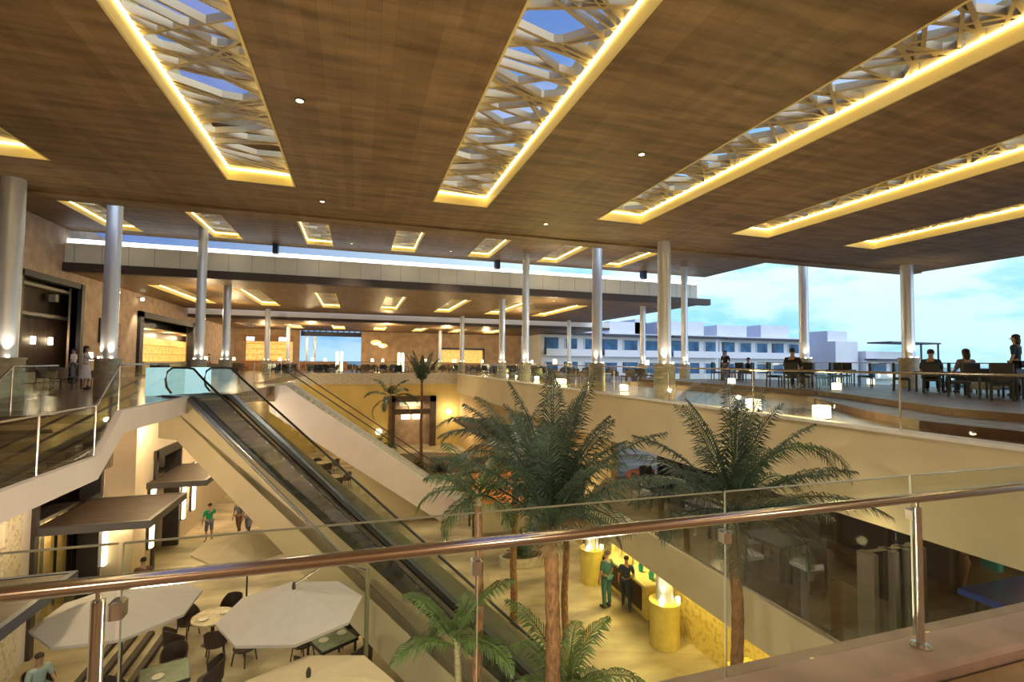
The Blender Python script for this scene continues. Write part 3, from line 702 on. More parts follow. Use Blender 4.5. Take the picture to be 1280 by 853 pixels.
# back lounges: groups of chairs round low tables with glowing lamps
pc = lounge_chair('lounge_chair', M_black_f, M_lav); pt = table('low_table', .8, .8, .42, M_darkwood, M_black_f); pl = table_lamp('floor_lamp')
pk = tub_chair('tub_chair', mat('taupe_wicker', (.16, .11, .08), .7, var=.3, vs=30))
spots = []
for x in (-12, -6.5, -3.2, .2, 3.6, 7.0, 10.5, 14.2, 18.2):
    for y in (50.8, 55.2, 60.2): spots.append((x+rnd.uniform(-.5, .5), y+rnd.uniform(-.5, .5)))
for x, y in ((13.2, 29), (13.4, 33.5), (13, 38), (13.4, 43), (17.4, 29), (17.6, 36), (17.2, 42.5), (20.4, 32), (20.2, 39)): spots.append((x, y))
for x, y in ((-11.5, 45.5), (-11.8, 38.0), (-12, 26)): spots.append((x, y))
def clear(x, y): return all(math.hypot(x-cx, y-cy) > 1.05 for cx in (-7.9, 10.1, 22.0) for cy in ys)
for i, (x, y) in enumerate(spots):
    zf = UF; k = rnd.choice((0, 1)); pr = pc if k else pk
    area = 'far lounge' if y > 50 else ('terrace behind the palms' if x > 0 else 'left walkway')
    place(pt, USED, (x, y, zf), rnd.uniform(-.2, .2), 'low dark square table among chairs on the %s' % area, 'low tables on the '+area)
    a0 = rnd.uniform(0, 6.28)
    for j in range(3 if y < 58 else 2):
        a = a0+j*2.1; rr = 1.0
        if not clear(x+math.cos(a), y+math.sin(a)) or y+math.sin(a) < 49 and y > 49: continue
        if pr is pc: lb, gp = 'dark low armchair with grey cushion on the %s' % area, 'dark armchairs on the '+area
        else: lb, gp = 'brown wicker tub chair on the %s' % area, 'brown tub chairs on the '+area
        place(pr, USED, (x+rr*math.cos(a), y+rr*math.sin(a), zf), a+math.pi/2, lb, gp)
    if i % 2 == 0:
        place(pl, USED, (x+.95*math.cos(a0+1.05), y+.95*math.sin(a0+1.05), zf), 0, 'slim glowing floor lamp standing among seats on the %s' % area, 'slim floor lamps on the '+area)

# glowing cube lamps along the terrace edge
cl_ = cube_lamp('cube_lamp', .29)
for x, y, s, lb in ((10.15, 10.6, 1, 'glowing white cube lamp on the yellow-lit floor right of the palm spear'), (10.3, 8.7, 1, 'glowing white cube lamp beside the terrace balustrade post, right of the other cube'),
                    (11.4, 19.4, .9, 'glowing cube lamp between the two stone-plinth columns, right one'), (11.1, 22.0, .9, 'glowing cube lamp left of the nearest middle column'),
                    (11.0, 26.0, 1.0, 'large glowing cube lamp behind the tall central palm'), (11.6, 26.6, .9, 'glowing cube lamp just right of the large one behind the tall central palm'), (12.0, 32.2, .9, 'glowing cube lamp left of the tall central palm'),
                    (11.6, 38.2, .9, 'small glowing cube lamp at the far bend of the terrace'), (15.0, 46, .9, 'small distant glowing cube lamp, left one of a pair'), (16.0, 45.4, .9, 'small distant glowing cube lamp, right one of a pair')):
    o = place(cl_, USED, (x, y, UF), .2, lb, None, (s, s, s))
    lamp('cube_glow', 'POINT', (x, y, UF+.6*s), 75, (1, .78, .25), .2)
for x, y, lb in ((23.2, 18.6, 'glowing cube lamp near the outer railing left of the thick outer column'), (23.5, 17.2, 'glowing cube lamp at the outer railing, nearest the thick outer column'), (16.6, 13.4, 'small cube lamp by the seated guest in black'), (16.4, 18.4, 'small cube lamp farther left of the guest in black')):
    place(cl_, USED, (x, y, 7.29), .3, lb, None, (.85, .85, .85))

# terrace furniture on the raised deck
tc_ = side_chair('terrace_chair', M_black_f, M_black_f); tt = table('terrace_table', .8, .8, .72, M_tabletop, M_black_f)
deckset = [((16.5, 14.9), 'around the guest in black'), ((19.4, 12.0), 'around the seated pair by the sea'), ((17.3, 9.0), 'at the right edge'), ((20.6, 16.4), 'by the thick outer column'), ((20.2, 22.6), 'at the far end of the deck')]
for (x, y), s in deckset:
    place(tt, USED, (x, y, 7.29), .3, 'small square terrace table with black frame %s' % s)
    for j in range(4):
        a = .5+j*math.pi/2
        place(tc_, USED, (x+.85*math.cos(a), y+.85*math.sin(a), 7.29), a+math.pi/2, 'black terrace dining chair %s' % s, 'black terrace chairs '+s)
place(tc_, USED, (18.85, 10.7, 7.29), -.4, 'black terrace chair under the person with long dark hair')
lc = lounge_chair('deck_lounge_chair', M_black_f, M_cushion)
for x, y, rz, lb in ((18.2, 9.9, 2.2, 'low black armchair with pale cushion right of the seated pair'), (20.6, 11.0, 1.2, 'low black armchair with pale cushion behind the table by the sea'), (18.6, 8.7, 2.8, 'low black armchair with pale cushion at the right picture edge')):
    place(lc, USED, (x, y, 7.29), rz, lb)
M_trunk2 = mat('pot_grey', (.2, .2, .2), .6)

# ================================================================ GROUND LEVEL LEFT
def shopfront(y0, y1, x, zt, label):
    t = empty('shopfront', (x, (y0+y1)/2, 0), label, 'shopfront', world=True)
    b = MB(); e = .32
    b.box(x-.5, y0-e+.25, 0, x+.10, y0+.12, zt+.12); b.box(x-.5, y1-.12, 0, x+.10, y1+e-.25, zt+.12); b.box(x-.5, y0-.1, zt-.2, x+.10, y1+.1, zt+.14); b.build('frame', M_dark, t)
    b = MB(); b.box(x-1.7, y0-.6, 0, x-1.6, y1+4.5, zt+.1); b.box(x-1.6, y0-.6, zt, x-.95, y1+4.5, zt+.1); b.box(x-1.6, y1+4.4, 0, x-.95, y1+4.5, zt); b.build('dark_interior', M_darkwood, t)
    MB().box(x-1.5, y0, 3.3, x-.4, y1, 3.4).build('transom', M_dark, t)
    n = 5
    for i in range(n):
        y = y0+.35+(y1-y0-.7)*i/(n-1)
        MB().rbox(x-.9, y-.09, 0, x-.72, y+.09, 3.3, .01).build('amber_post', mat('amber_wood', (.55, .36, .12), .5, var=.2), t)
    MB().box(x-.62, y0+.12, .05, x-.6, y1-.12, 3.25).build('pane', M_glass, t)
    lamp('shop_light', 'POINT', (x-1.1, (y0+y1)/2, 2.9), 60, WARM, .1)
shopfront(16.9, 20.5, -8.4, 4.6, 'dark-framed ground floor shopfront above the nearer brown canopy')
shopfront(22.6, 25.4, -7.5, 4.45, 'dark-framed ground floor shopfront behind the farther brown canopy')
def canopy(x0, x1, y0, y1, z, label, th=.22, edge=None):
    t = empty('flat_canopy', (x0, (y0+y1)/2, z), label, 'canopy', world=True)
    MB().box(x0, y0+.12, z-.06, x1-.12, y1-.12, z-.015).build('roof_boards', M_darkwood, t)
    b = MB(); b.box(x0, y0, z-th, x1, y0+.12, z); b.box(x0, y1-.12, z-th, x1, y1, z); b.box(x1-.12, y0+.12, z-th, x1, y1-.12, z)
    b.build('edge_beam', edge or mat('slate_grey_edge', (.09, .09, .10), .35, .3), t)
    MB().box(x0, y0+.12, z-th, x1-.12, y1-.12, z-th+.04).build('underside', M_cream, t)
canopy(-8.4, -5.65, 16.9, 20.1, 3.5, 'brown flat canopy over the nearer ground floor shopfront')
canopy(-7.5, -5.5, 21.9, 25.6, 3.5, 'brown flat canopy over the farther ground floor shopfront')
t = canopy(-8.4, -5.8, 8.4, 13.4, 3.5, 'large dark canopy with navy edge low in the left corner', edge=M_navy)
canopy(7.0, 9.75, 28.0, 36.5, 3.9, 'purple-brown canopy on the far right wall behind the palm fronds')
for y, x, lb in ((15.9, -8.4, 'white pebble mosaic pilaster left of the nearer shopfront'), (13.9, -8.4, 'white pebble mosaic pilaster behind the seated person')):
    MB().rbox(x-.02, y-.35, 0, x+.12, y+.35, 4.7, .02).build('mosaic_pilaster', M_mosw, label=lb, cat='pilaster')
for x, y, lb in ((-8.25, 20.75, 'bright vertical wall light under the nearer canopy'), (-7.35, 22.2, 'bright vertical wall light left of the farther shopfront'), (-7.35, 25.8, 'bright vertical wall light right of the farther shopfront'), (-7.35, 27.2, 'rightmost bright vertical wall light on the left ground floor wall')):
    t = empty('wall_light', (x, y, 1.2), lb, 'lamp', world=True)
    MB().rbox(x-.06, y-.12, 1.0, x+.04, y+.12, 3.2, .02).build('diffuser', M_lampw, t); MB().box(x-.12, y-.15, .95, x-.06, y+.15, 3.25).build('bracket', M_dark, t)
    lamp('wall_wash', 'POINT', (x+.35, y, 2.4), 40, WARM, .1)
t = empty('wooden_steps', (-7.2, 15.4, 0), 'dark timber slatted bench boards on the floor beside the shopfront', 'bench', world=True)
for i in range(4): MB().rbox(-6.6+i*.42, 14.6, .0, -6.42+i*.42, 17.4, .12, .02).build('board', M_darkwood, t)
# the metal pole of the cantilever umbrella is in the umbrella itself
def umbrella(x, y, z, r, m, label, cant=None, rz=0, tilt=0):
    t = empty('parasol', (x, y, 0), label, 'parasol')
    t.rotation_euler = (0, 0, rz)
    b = MB(); n = 8; vs = []; fs = []
    ring = [(0.02, z+.42), (r*.5, z+.24), (r, z), (r-.01, z-.06), (r*.5, z+.21), (.02, z+.39)]
    for rr, zz in ring:
        for k in range(n):
            a = 2*math.pi*k/n; sag = 1
            vs.append((rr*math.cos(a), rr*math.sin(a), zz))
    for i in range(len(ring)-1):
        for k in range(n): fs.append((i*n+k, i*n+(k+1) % n, (i+1)*n+(k+1) % n, (i+1)*n+k))
    b.add(vs, fs); b.build('canopy', m, t)
    for k in range(n):
        a = 2*math.pi*k/n; MB().bar((.05*math.cos(a), .05*math.sin(a), z+.37), (r*.97*math.cos(a), r*.97*math.sin(a), z-.03), .02, .02).build('rib', M_dark, t)
    MB().lathe([(.035, z+.38), (.04, z+.5), (.02, z+.56)], (0, 0), 8).build('finial', M_dark, t)
    if cant:
        cx, cy = cant; L = math.hypot(cx, cy)
        MB().tube([(cx, cy, 0), (cx, cy, z+.55)], .05, 10).build('pole', mat('olive_metal_pole', (.30, .30, .20), .4, .6), t)
        MB().tube([(cx, cy, z+.45), (cx*.5, cy*.5, z+.85), (0, 0, z+.5)], .03, 8).build('arm', M_steel, t)
        MB().rbox(cx-.35, cy-.35, 0, cx+.35, cy+.35, .08, .02).build('base', M_stone, t)
    else:
        MB().tube([(0, 0, 0), (0, 0, z+.42)], .025, 8).build('pole', M_dark, t)
        MB().lathe([(.3, 0), (.3, .06), (.05, .09), (.05, .3)], (0, 0), 16).build('base', M_dark, t)
umbrella(-1.17, 11.3, 3.0, 1.40, M_cloth, 'open grey parasol in the middle of the lower terrace, on a side pole', cant=(1.53, .18), rz=.14)
umbrella(-4.85, 13.15, 2.65, 1.5, M_cloth, 'open grey parasol at the left behind the steel railing post', rz=.35)
umbrella(-.65, 8.75, 2.65, 1.4, M_clothb, 'open beige parasol cut off by the bottom edge of the picture', rz=.1)
umbrella(-3.1, 17.05, 2.5, 1.5, M_clothb, 'beige parasol half hidden behind the round handrail', rz=.3)
wc = tub_chair('wicker_chair', M_wicker); rt = table('round_table', .55, 0, .74, mat('cream_stone_top', (.55, .46, .30), .4, var=.25, vs=6), M_dark, True); st = table('square_table', .95, .95, .74, M_tabletop, M_dark)
place(rt, USED, (-3.85, 16.45, 0), 0, 'round cream-topped table with wicker chairs between the two grey parasols')
place(st, USED, (-.5, 14.3, 0), .5, 'square greenish glass table at the right of the middle grey parasol')
place(st, USED, (-4.2, 13.8, 0), .3, 'greenish glass table low at the left by the railing post')
def chairs_round(x, y, n, a0, rr, texts, base):
    for j in range(n):
        a = a0+j*2*math.pi/n
        place(wc, USED, (x+rr*math.cos(a), y+rr*math.sin(a), 0), a+math.pi/2, 'wicker tub chair %s, %s' % (texts[j], base))
chairs_round(-3.85, 16.45, 5, -2.5, .95, ['on the near left side', 'on the near side', 'on the right side', 'on the far right side', 'on the far left side'], 'at the round cream table')
chairs_round(-.5, 14.3, 4, -2.2, .95, ['front left', 'front right', 'at the back right', 'at the back left'], 'at the glass table right of the middle parasol')
chairs_round(-4.2, 13.8, 4, .1, .95, ['at its right', 'at its back', 'at its left', 'at its front'], 'at the low left glass table')
place(wc, USED, (-2.75, 15.1, 0), 2.6, 'brown wicker tub chair alone left of the middle parasol edge')
# plates and napkins on tables
pp = empty('plate', (0, 0, 0), 'plate', 'plate'); MB().lathe([(.06, 0), (.13, .015), (.125, .02), (.05, .008)], (0, 0), 14).build('dish', mat('white_china', (.75, .72, .62), .3), pp)
for x, y, z, lb in ((-4.05, 16.3, .74, 'left white plate on the round cream table'), (-3.6, 16.6, .74, 'right white plate on the round cream table'), (-.7, 14.2, .745, 'left white plate on the glass table right of the middle parasol'), (-.25, 14.45, .745, 'right white plate on the glass table right of the middle parasol'), (-4.3, 13.7, .745, 'white plate on the low left glass table')):
    place(pp, USED, (x, y, z), 0, lb)
# far ground-level tables seen under the stair
for x, y, s in ((-2.3, 38.6, 'farther'), (-1.4, 33.8, 'nearer')):
    place(rt, USED, (x, y, 0), 0, 'round table under the staircase, %s of the two' % s)
    for j in range(4):
        a = j*math.pi/2+.4
        place(wc, USED, (x+.95*math.cos(a), y+.95*math.sin(a), 0), a+math.pi/2, 'dark wicker chair at the %s table seen under the staircase' % s, 'chairs at the %s table under the staircase' % s)

# ================================================================ GROUND LEVEL RIGHT
for x, y, lb in ((8.55, 16.9, 'ground floor column on a yellow drum beside the two standing people'), (8.75, 12.6, 'ground floor column on a drum with two bright uplights before the golden wall')):
    t = empty('ground_column', (x, y, 0), lb, 'column', world=True)
    MB().lathe([(.42, 0), (.42, 1.2), (.45, 1.2), (.45, 1.26)], (x, y), 24).build('drum', M_yel, t)
    MB().lathe([(.24, 1.24), (.24, 2.95)], (x, y), 24).build('shaft', M_col, t)
    for dx, dy in ((-.28, -.24), (.30, -.22)):
        MB().lathe([(.05, 1.26), (.06, 1.40), (.03, 1.42)], (x+dx, y+dy), 8).build('uplight', M_lampb, t)
        lamp('drum_uplight', 'SPOT', (x+dx, y+dy, 1.45), 25, WW, .03, target=(x+dx*.6, y+dy*.6, 3), spot=80)
t = empty('display_counter', (9.25, 15.4, 0), 'yellow stone counter with teal items before two standing people', 'counter', world=True)
MB().rbox(9.0, 13.9, 0, 9.7, 17.4, 1.05, .03).build('body', M_yel, t)
MB().box(8.98, 14.2, .15, 9.0, 17.1, .9).build('front_panel', M_darkwood, t)
MB().rbox(8.85, 13.8, 1.05, 9.8, 17.5, 1.12, .02).build('worktop', mat('cream_worktop', (.70, .60, .30), .3), t)
for i in range(5):
    y = 14.2+i*.62; b = MB().lathe([(.07, 1.12), (.09, 1.3), (.05, 1.4), (.06, 1.44)], (9.35, y), 10)
    b.build('vase', M_teal if i < 2 else M_gold, label='small %s vase standing on the yellow counter, %s from its near end' % ('teal' if i < 2 else 'gold', ['first', 'second', 'third', 'fourth', 'fifth'][i]), cat='vase')
MB().rbox(8.7, 9.0, 0, 9.45, 10.1, .95, .03).build('pedestal_block', M_yel, label='pale yellow block standing before the golden mosaic wall', cat='pedestal')
# round planting beds and low walls
def bed(x, y, r, label, sy=1, h_=.35):
    t = empty('planting_bed', (x, y, 0), label, 'planter', world=True)
    MB().lathe([(r, 0), (r, h_), (r-.12, h_), (r-.12, h_-.06)], (x, y), 36, sy).build('kerb', M_stone, t)
    MB().lathe([(r-.12, .05), (r-.12, h_-.05), (.02, h_-.02)], (x, y), 24, sy).build('soil', M_soil, t)
bed(2.6, 6.6, 1.15, 'round planting bed at the foot of the two tall foreground palms')
bed(6.2, 6.2, .95, 'round planting bed at the foot of the tall right palm')
bed(5.0, 38.5, 5.0, 'wide planting bed before the far ochre wall', .9)
bed(6.6, 19.2, 1.0, 'small oval planting bed beyond the central palm trunks', .5)
t = empty('orange_kiosk', (6.6, 24, 0), 'low kiosk with orange canvas roof beyond the palm with the thin stem', 'kiosk', world=True)
MB().solid([(5.3, 22.6, 1.5), (8.3, 22.6, 1.5), (8.1, 24.3, 2.5), (5.5, 24.3, 2.5)], (0, 0, .06)).build('awning', M_orange, t)
MB().box(5.3, 22.58, 1.2, 8.3, 22.62, 1.5).build('valance', mat('sage_canvas', (.30, .34, .20), .8), t)
MB().rbox(5.6, 23.0, 0, 8.0, 24.2, 1.0, .03).build('counter', M_cream, t)
for x in (5.35, 8.2):
    MB().box(x-.04, 22.7, 0, x+.04, 22.78, 1.55).build('post', M_dark, t); MB().box(x-.04+(.15 if x<6 else -.15), 24.2, 0, x+.04+(.15 if x<6 else -.15), 24.28, 2.5).build('post', M_dark, t)
for i_, (a_, c_) in enumerate(((20, 23), (26, 30))):
    b = MB(); b.box(9.9, a_, .2, 9.94, c_, 3.6)
    b.build('window_%d' % (i_+1), M_shop, kind='structure')
    b = MB()
    for q in range(4): yy = a_+(c_-a_)*q/3; b.box(9.72, yy-.05, .2, 9.96, yy+.05, 3.6)
    b.box(9.72, a_, 3.5, 9.96, c_, 3.65); b.build('window_%d' % (i_+3), M_dark, kind='structure')
t = empty('back_shopfront', (5.15, 48, 0), 'dark wooden double door with lit panes in the far ochre wall', 'shopfront', world=True)
b = MB(); b.box(2.9, 47.85, 0, 3.5, 48.1, 4.85); b.box(6.8, 47.85, 0, 7.4, 48.1, 4.85); b.box(2.9, 47.85, 4.3, 7.4, 48.1, 4.85); b.box(3.5, 47.9, 3.1, 6.8, 48.0, 3.6); b.build('frame', M_darkwood, t)
MB().box(3.2, 49.2, 0, 7.1, 49.3, 4.6).build('back_panel', M_stucco, t)
for x in (4.6, 5.7): MB().box(x-.4, 49.1, 2.5, x+.4, 49.19, 3.0).build('lit_pane', M_lampw, t)
MB().box(4.0, 49.0, 3.8, 6.3, 49.1, 4.2).build('lit_sign', mat('dim_panel', (.5, .5, .4), emis=(.8, .85, .6), es=.35), t)
lamp('door_light', 'POINT', (5.2, 48.6, 3.4), 80, WARM, .1)
for x, y, z, lb in ((8.6, 47.7, 3.3, 'bright round wall light right of the far dark door'), (-4.6, 25.2, 5.0, 'white round wall light under the upper floor beside the escalator')):
    t = empty('wall_globe', (x, y, z), lb, 'lamp', world=True)
    MB().blob((x, y, z), .26, 12).build('globe', M_lampb, t); MB().box(x-.05, y, z-.05, x+.05, y+.35, z+.05).build('bracket', M_dark, t)
    lamp('globe_glow', 'POINT', (x, y-.5, z), 120, WW, .2)
for x, y, z, lb in ((2.0, 47.4, 1.6, 'left bright floor light against the far ochre wall'),):
    t = empty('floor_globe', (x, y, z), lb, 'lamp', world=True); MB().blob((x, y, z), .3, 12).build('globe', M_lampw, t); MB().tube([(x, y, 0), (x, y, z)], .03, 6).build('stand', M_dark, t)

# ================================================================ MIDDLE LEVEL
t = empty('window_wall', (11.2, 10, MF), 'dark floor-to-ceiling glazed wall of the middle floor restaurant', 'window wall', world=True)
b = MB(); b.box(11.2, 6.6, MF+.1, 11.24, 16.4, 5.15); b.build('pane', M_shop, t)
for i in range(9): MB().box(11.1, 6.6+i*1.22, MF, 11.3, 6.68+i*1.22, 5.2).build('mullion', M_dark, t)
b = MB(); b.box(11.08, 6.6, MF, 11.34, 16.45, MF+.12); b.box(11.08, 6.6, 5.08, 11.34, 16.45, 5.2); b.build('rail', M_dark, t)
t = empty('pillar_screen', (8.3, 5.9, MF), 'dark screen with grey pillars standing at the edge of the middle floor', 'screen', world=True)
MB().box(8.0, 5.9, MF, 8.9, 6.0, 5.18).build('panel', M_shop, t)
for x in (7.95, 8.42, 8.75, 9.05): MB().rbox(x-.07, 5.8, MF, x+.07, 6.08, 5.18, .02).build('pillar', mat('grey_brown_pillar', (.16, .14, .12), .5), t)
dc = side_chair('dining_chair', M_black_f, mat('pale_blue_grey_upholstery', (.34, .36, .42), .7), M_black_f); dt = table('dining_table', .9, .9, .74, mat('dark_polished_top', (.08, .09, .13), .15), M_black_f)
for x, y, s in ((8.6, 8.4, 'nearest the dark pillars'), (8.9, 10.9, 'in mid row'), (9.2, 13.3, 'farthest along the glazed wall')):
    place(dt, USED, (x, y, MF), .15, 'dark polished restaurant table on the middle floor, %s' % s)
    for j, w_ in enumerate(('left', 'far', 'right', 'near')):
        a = math.pi-j*math.pi/2
        place(dc, USED, (x+.75*math.cos(a), y+.75*math.sin(a), MF), a+math.pi/2, 'pale dining chair on the %s side of the dark table %s' % (w_, s))
t = empty('blue_reflection_table', (12.2, 5.4, MF), 'long low table with cobalt blue top standing for a sky reflection, lower right', 'table', world=True)  # sky reflection in glass, painted as the blue tabletop
MB().rbox(10.3, 4.6, MF+.35, 14.6, 6.1, MF+.45, .03).build('blue_reflection_top', M_blue, t)
for x in (10.5, 14.4):
    for y in (4.75, 5.95): MB().box(x-.05, y-.05, MF, x+.05, y+.05, MF+.36).build('leg', M_dark, t)
MB().rbox(13.2, 7.0, MF, 13.35, 7.35, 5.1, .02).build('teal_banner', M_teal, label='upright teal banner behind the blue reflection table', cat='banner')
t = empty('tall_pot', (11.6, 6.9, MF), 'tall terracotta pot behind the blue reflection table', 'pot', world=True)
MB().lathe([(.16, MF), (.26, MF+.5), (.22, MF+.62), (.24, MF+.66)], (11.6, 6.9), 16).build('body', M_copper, t)
t = empty('flower_arrangement', (14.2, 6.8, MF), 'yellow and green flower arrangement at the right picture edge', 'flowers', world=True)
MB().lathe([(.15, MF), (.2, MF+.3), (.14, MF+.4)], (14.2, 6.8), 12).build('vase', M_steel, t)
rr = random.Random(4); b = MB(); b2 = MB()
for i in range(40):
    a = rr.uniform(0, 6.28); q = rr.uniform(.05, .5); z = MF+.5+rr.uniform(0, .45)
    (b if i % 2 else b2).blob((14.2+q*math.cos(a), 6.8+q*math.sin(a), z), rr.uniform(.05, .1), 6)
b.build('blossom', mat('yellow_petals', (.75, .65, .12), .6), t); b2.build('foliage', M_leafy, t)
for x, y, e in ((9.0, 6.8, 35), (9.3, 11, 40), (13, 6.2, 60), (13.5, 12, 60), (9.8, 15, 40)): lamp('restaurant_light', 'POINT', (x, y, 4.95), e*.45, WARM, .08)
# reddish curved seat and windows at the far end of the middle level
t = empty('curved_bench', (9.6, 14.9, MF), 'reddish-brown curved wooden bench at the far end of the middle floor', 'bench', world=True)
b = MB(); n = 14; poly = [(10.6+1.5*math.cos(math.pi*.5+math.pi*i/n), 15.1+1.2*math.sin(math.pi*.5+math.pi*i/n)) for i in range(n+1)]+[(10.6+1.0*math.cos(math.pi*1.5-math.pi*i/n), 15.1+.75*math.sin(math.pi*1.5-math.pi*i/n)) for i in range(n+1)]
b.prism(poly, MF+.38, MF+.46); b.build('seat', mat('red_brown_wood', (.22, .07, .03), .35, var=.25, vs=4), t)
b = MB(); b.prism([(x*.97+.3, y*.99+.15) for x, y in poly], MF, MF+.38); b.build('base', M_dark, t)

# ================================================================ PALMS
def frond(L, az, el0, droop, leaf, wd, rr, n=26, side=.25):
    """one feather frond starting at the origin: rachis + leaflets"""
    b = MB(); pts = []; p = Vector((0, 0, 0)); e = el0; seg = 14
    for i in range(seg+1):
        pts.append(p.copy()); ds = L/seg
        p = p+Vector((math.cos(az)*math.cos(e), math.sin(az)*math.cos(e), math.sin(e)))*ds
        e -= droop/seg*(.35+1.3*i/seg)
    b.tube(pts, [.020*(1-.85*i/seg)+.003 for i in range(seg+1)], 4)
    sidev = Vector((-math.sin(az), math.cos(az), 0))
    for i in range(n):
        u = .16+.84*i/(n-1); k = u*seg; j = min(int(k), seg-1); q = pts[j].lerp(pts[j+1], k-j)
        d = (pts[j+1]-pts[j]).normalized(); up_ = sidev.cross(d).normalized()
        ll = leaf*(math.sin(math.pi*min(1, (u*.88+.10)))**.6)*rr.uniform(.85, 1.1)
        for s in (-1, 1):
            dirn = (sidev*s*.80+d*(.55+.5*u)-up_*0*s+Vector((0, 0, rr.uniform(-.1, .12)))).normalized()
            tip = q+dirn*ll+Vector((0, 0, -side*1.5*ll*rr.uniform(.5, 1.5)))
            mid = q+dirn*ll*.5+Vector((0, 0, .02))
            wv = d*wd*.5
            b.add([q-wv*.6, q+wv*.6, mid+wv, mid-wv, tip], [(0, 1, 2, 3), (3, 2, 4)])
    b.sm = False
    return b
def palm(x, y, z0, h_, r0, r1, nf, L, label, m=None, tm=None, el_rng=(.1, 1.2), leaf=.45, wd=.035, seed=1, droop=1.6, spear=True, lean=(0, 0), name='palm_tree', nleaf=26, dry=0, extra=(), sheath=.0):
    rr = random.Random(seed); m = m or M_leaf; tm = tm or M_trunk
    t = empty(name, (x, y, z0), label, 'palm')
    pts = [(lean[0]*(i/8)**1.5+.02*math.sin(i*1.3), lean[1]*(i/8)**1.5+.02*math.cos(i*1.7), h_*i/8) for i in range(9)]
    rads = [r0*(1.25 if i == 0 else 1)+(r1-r0)*i/8 for i in range(9)]
    # ringed trunk
    P2 = []; R2 = []
    for i in range(8):
        for j in range(4):
            u = j/4; P2.append(tuple(pts[i][k]*(1-u)+pts[i+1][k]*u for k in range(3))); R2.append((rads[i]*(1-u)+rads[i+1]*u)*(1.06 if j % 2 else .96))
    P2.append(pts[-1]); R2.append(rads[-1])
    MB().tube(P2, R2, 12).build('trunk', tm, t)
    top = Vector(pts[-1])
    if sheath:
        MB().tube([top, top+Vector((0, 0, sheath*.5)), top+Vector((0, 0, sheath))], [r1*1.05, r1*.8, r1*.35], 10).build('crownshaft', M_trunkp, t)
    specs = []
    for i in range(nf):
        az = i*2.399+rr.uniform(-.25, .25); u = (i+.5)/nf
        specs.append((az, el_rng[1]+(el_rng[0]-el_rng[1])*u, droop*(.6+.6*u), L*rr.uniform(.85, 1.1), m))
    for i in range(dry): specs.append((rr.uniform(0, 6.28), .3, 1.5, L*.42, M_leafb))
    for s in extra: specs.append(s)
    for az, e0, dr, l_, mm in specs:
        o = frond(l_, az, e0, dr, leaf, wd, rr, nleaf).build('frond' if mm is not M_leafb else 'dry_frond', mm or m, t)
        o.location = top+Vector((0, 0, sheath*.75-rr.uniform(0, .12)))
    if spear:
        MB().tube([(0, 0, 0), (.02, 0, L*.35), (.03, 0, L*.8)], [.03, .02, .004], 6).build('spear', M_leafy, t).location = top+Vector((0, 0, sheath*.7))
    return t
# tall foreground palms: crown height from the photo
palm(1.78, 7.2, .3, 5.75, .085, .06, 13, 1.0, 'tall thin-stemmed palm nearest the middle, left of the thick-trunked one', m=M_leaf, tm=M_trunk, el_rng=(-.1, 1.35), leaf=.32, wd=.024, seed=3, droop=1.6, nleaf=30, sheath=.25, spear=False)
palm(2.72, 6.6, .3, 5.2, .125, .10, 24, 2.0, 'tall thick-trunked palm in the centre of the foreground', m=M_leafd, el_rng=(.62, 1.53), leaf=.42, wd=.026, seed=5, droop=.95, nleaf=38, dry=2, sheath=.5,
     extra=((R(72), 1.56, .25, 2.25, M_leafd), (R(252), 1.50, .25, 2.1, M_leafd), (R(20), 1.30, .3, 2.3, M_leafd), (R(95), .95, .5, 1.9, M_leafd)))
palm(6.2, 6.9, .3, 5.0, .12, .09, 22, 2.2, 'tall palm at the right with a frond arching far to the right', m=M_leafd, el_rng=(.25, 1.52), leaf=.44, wd=.028, seed=11, droop=1.05, nleaf=38, sheath=.5,
     extra=((R(-22), 1.30, 3.1, 2.9, M_leaf), (R(-14), 1.25, 3.0, 2.7, M_leaf), (R(5), .9, 2.2, 1.9, M_leaf), (R(72), 1.55, .2, 2.25, M_leafd), (R(252), 1.5, .3, 2.0, M_leafd), (R(180), .3, 1.5, 1.6, M_leafd), (R(230), .2, 1.5, 1.6, M_leafd), (R(280), .2, 1.5, 1.5, M_leafd), (R(330), .2, 1.5, 1.5, M_leafd)))
palm(4.7, 14.5, 0, 4.9, .12, .09, 20, 2.5, 'palm behind the two central ones with long bluish fronds arching left', m=M_leafd, el_rng=(.1, 1.35), leaf=.6, seed=8, droop=1.7, nleaf=40, wd=.036, sheath=.4, extra=((R(170), 1.1, 2.0, 3.0, M_leafd), (R(150), .9, 2.0, 2.8, M_leafd)))
palm(5.4, 12.2, 0, 4.2, .10, .08, 14, 1.9, 'shorter palm filling in behind the central trunk', m=M_leafd, el_rng=(.0, 1.3), leaf=.5, seed=18, droop=1.7, nleaf=34, wd=.036, dry=5)
# low palms
palm(1.45, 7.0, .3, 3.95, .055, .045, 7, 1.15, 'low young palm beside the thin stem, arching over the escalator', m=M_leafy, tm=M_trunkp, el_rng=(.3, 1.25), leaf=.30, seed=21, droop=1.9, nleaf=24, wd=.04, spear=False)
palm(3.1, 6.9, .3, 3.0, .06, .05, 12, 1.45, 'bushy low palm right of the central trunk at the bottom', m=M_leafy, tm=M_trunkp, el_rng=(.0, 1.3), leaf=.34, seed=22, droop=1.9, nleaf=26, wd=.04, spear=False)
palm(3.75, 6.6, .0, 2.0, .06, .05, 9, 1.1, 'smallest low palm at the bottom edge below the drum column', m=M_leaf, tm=M_trunkp, el_rng=(.1, 1.2), leaf=.3, seed=25, droop=1.7, nleaf=22, wd=.04, spear=False)
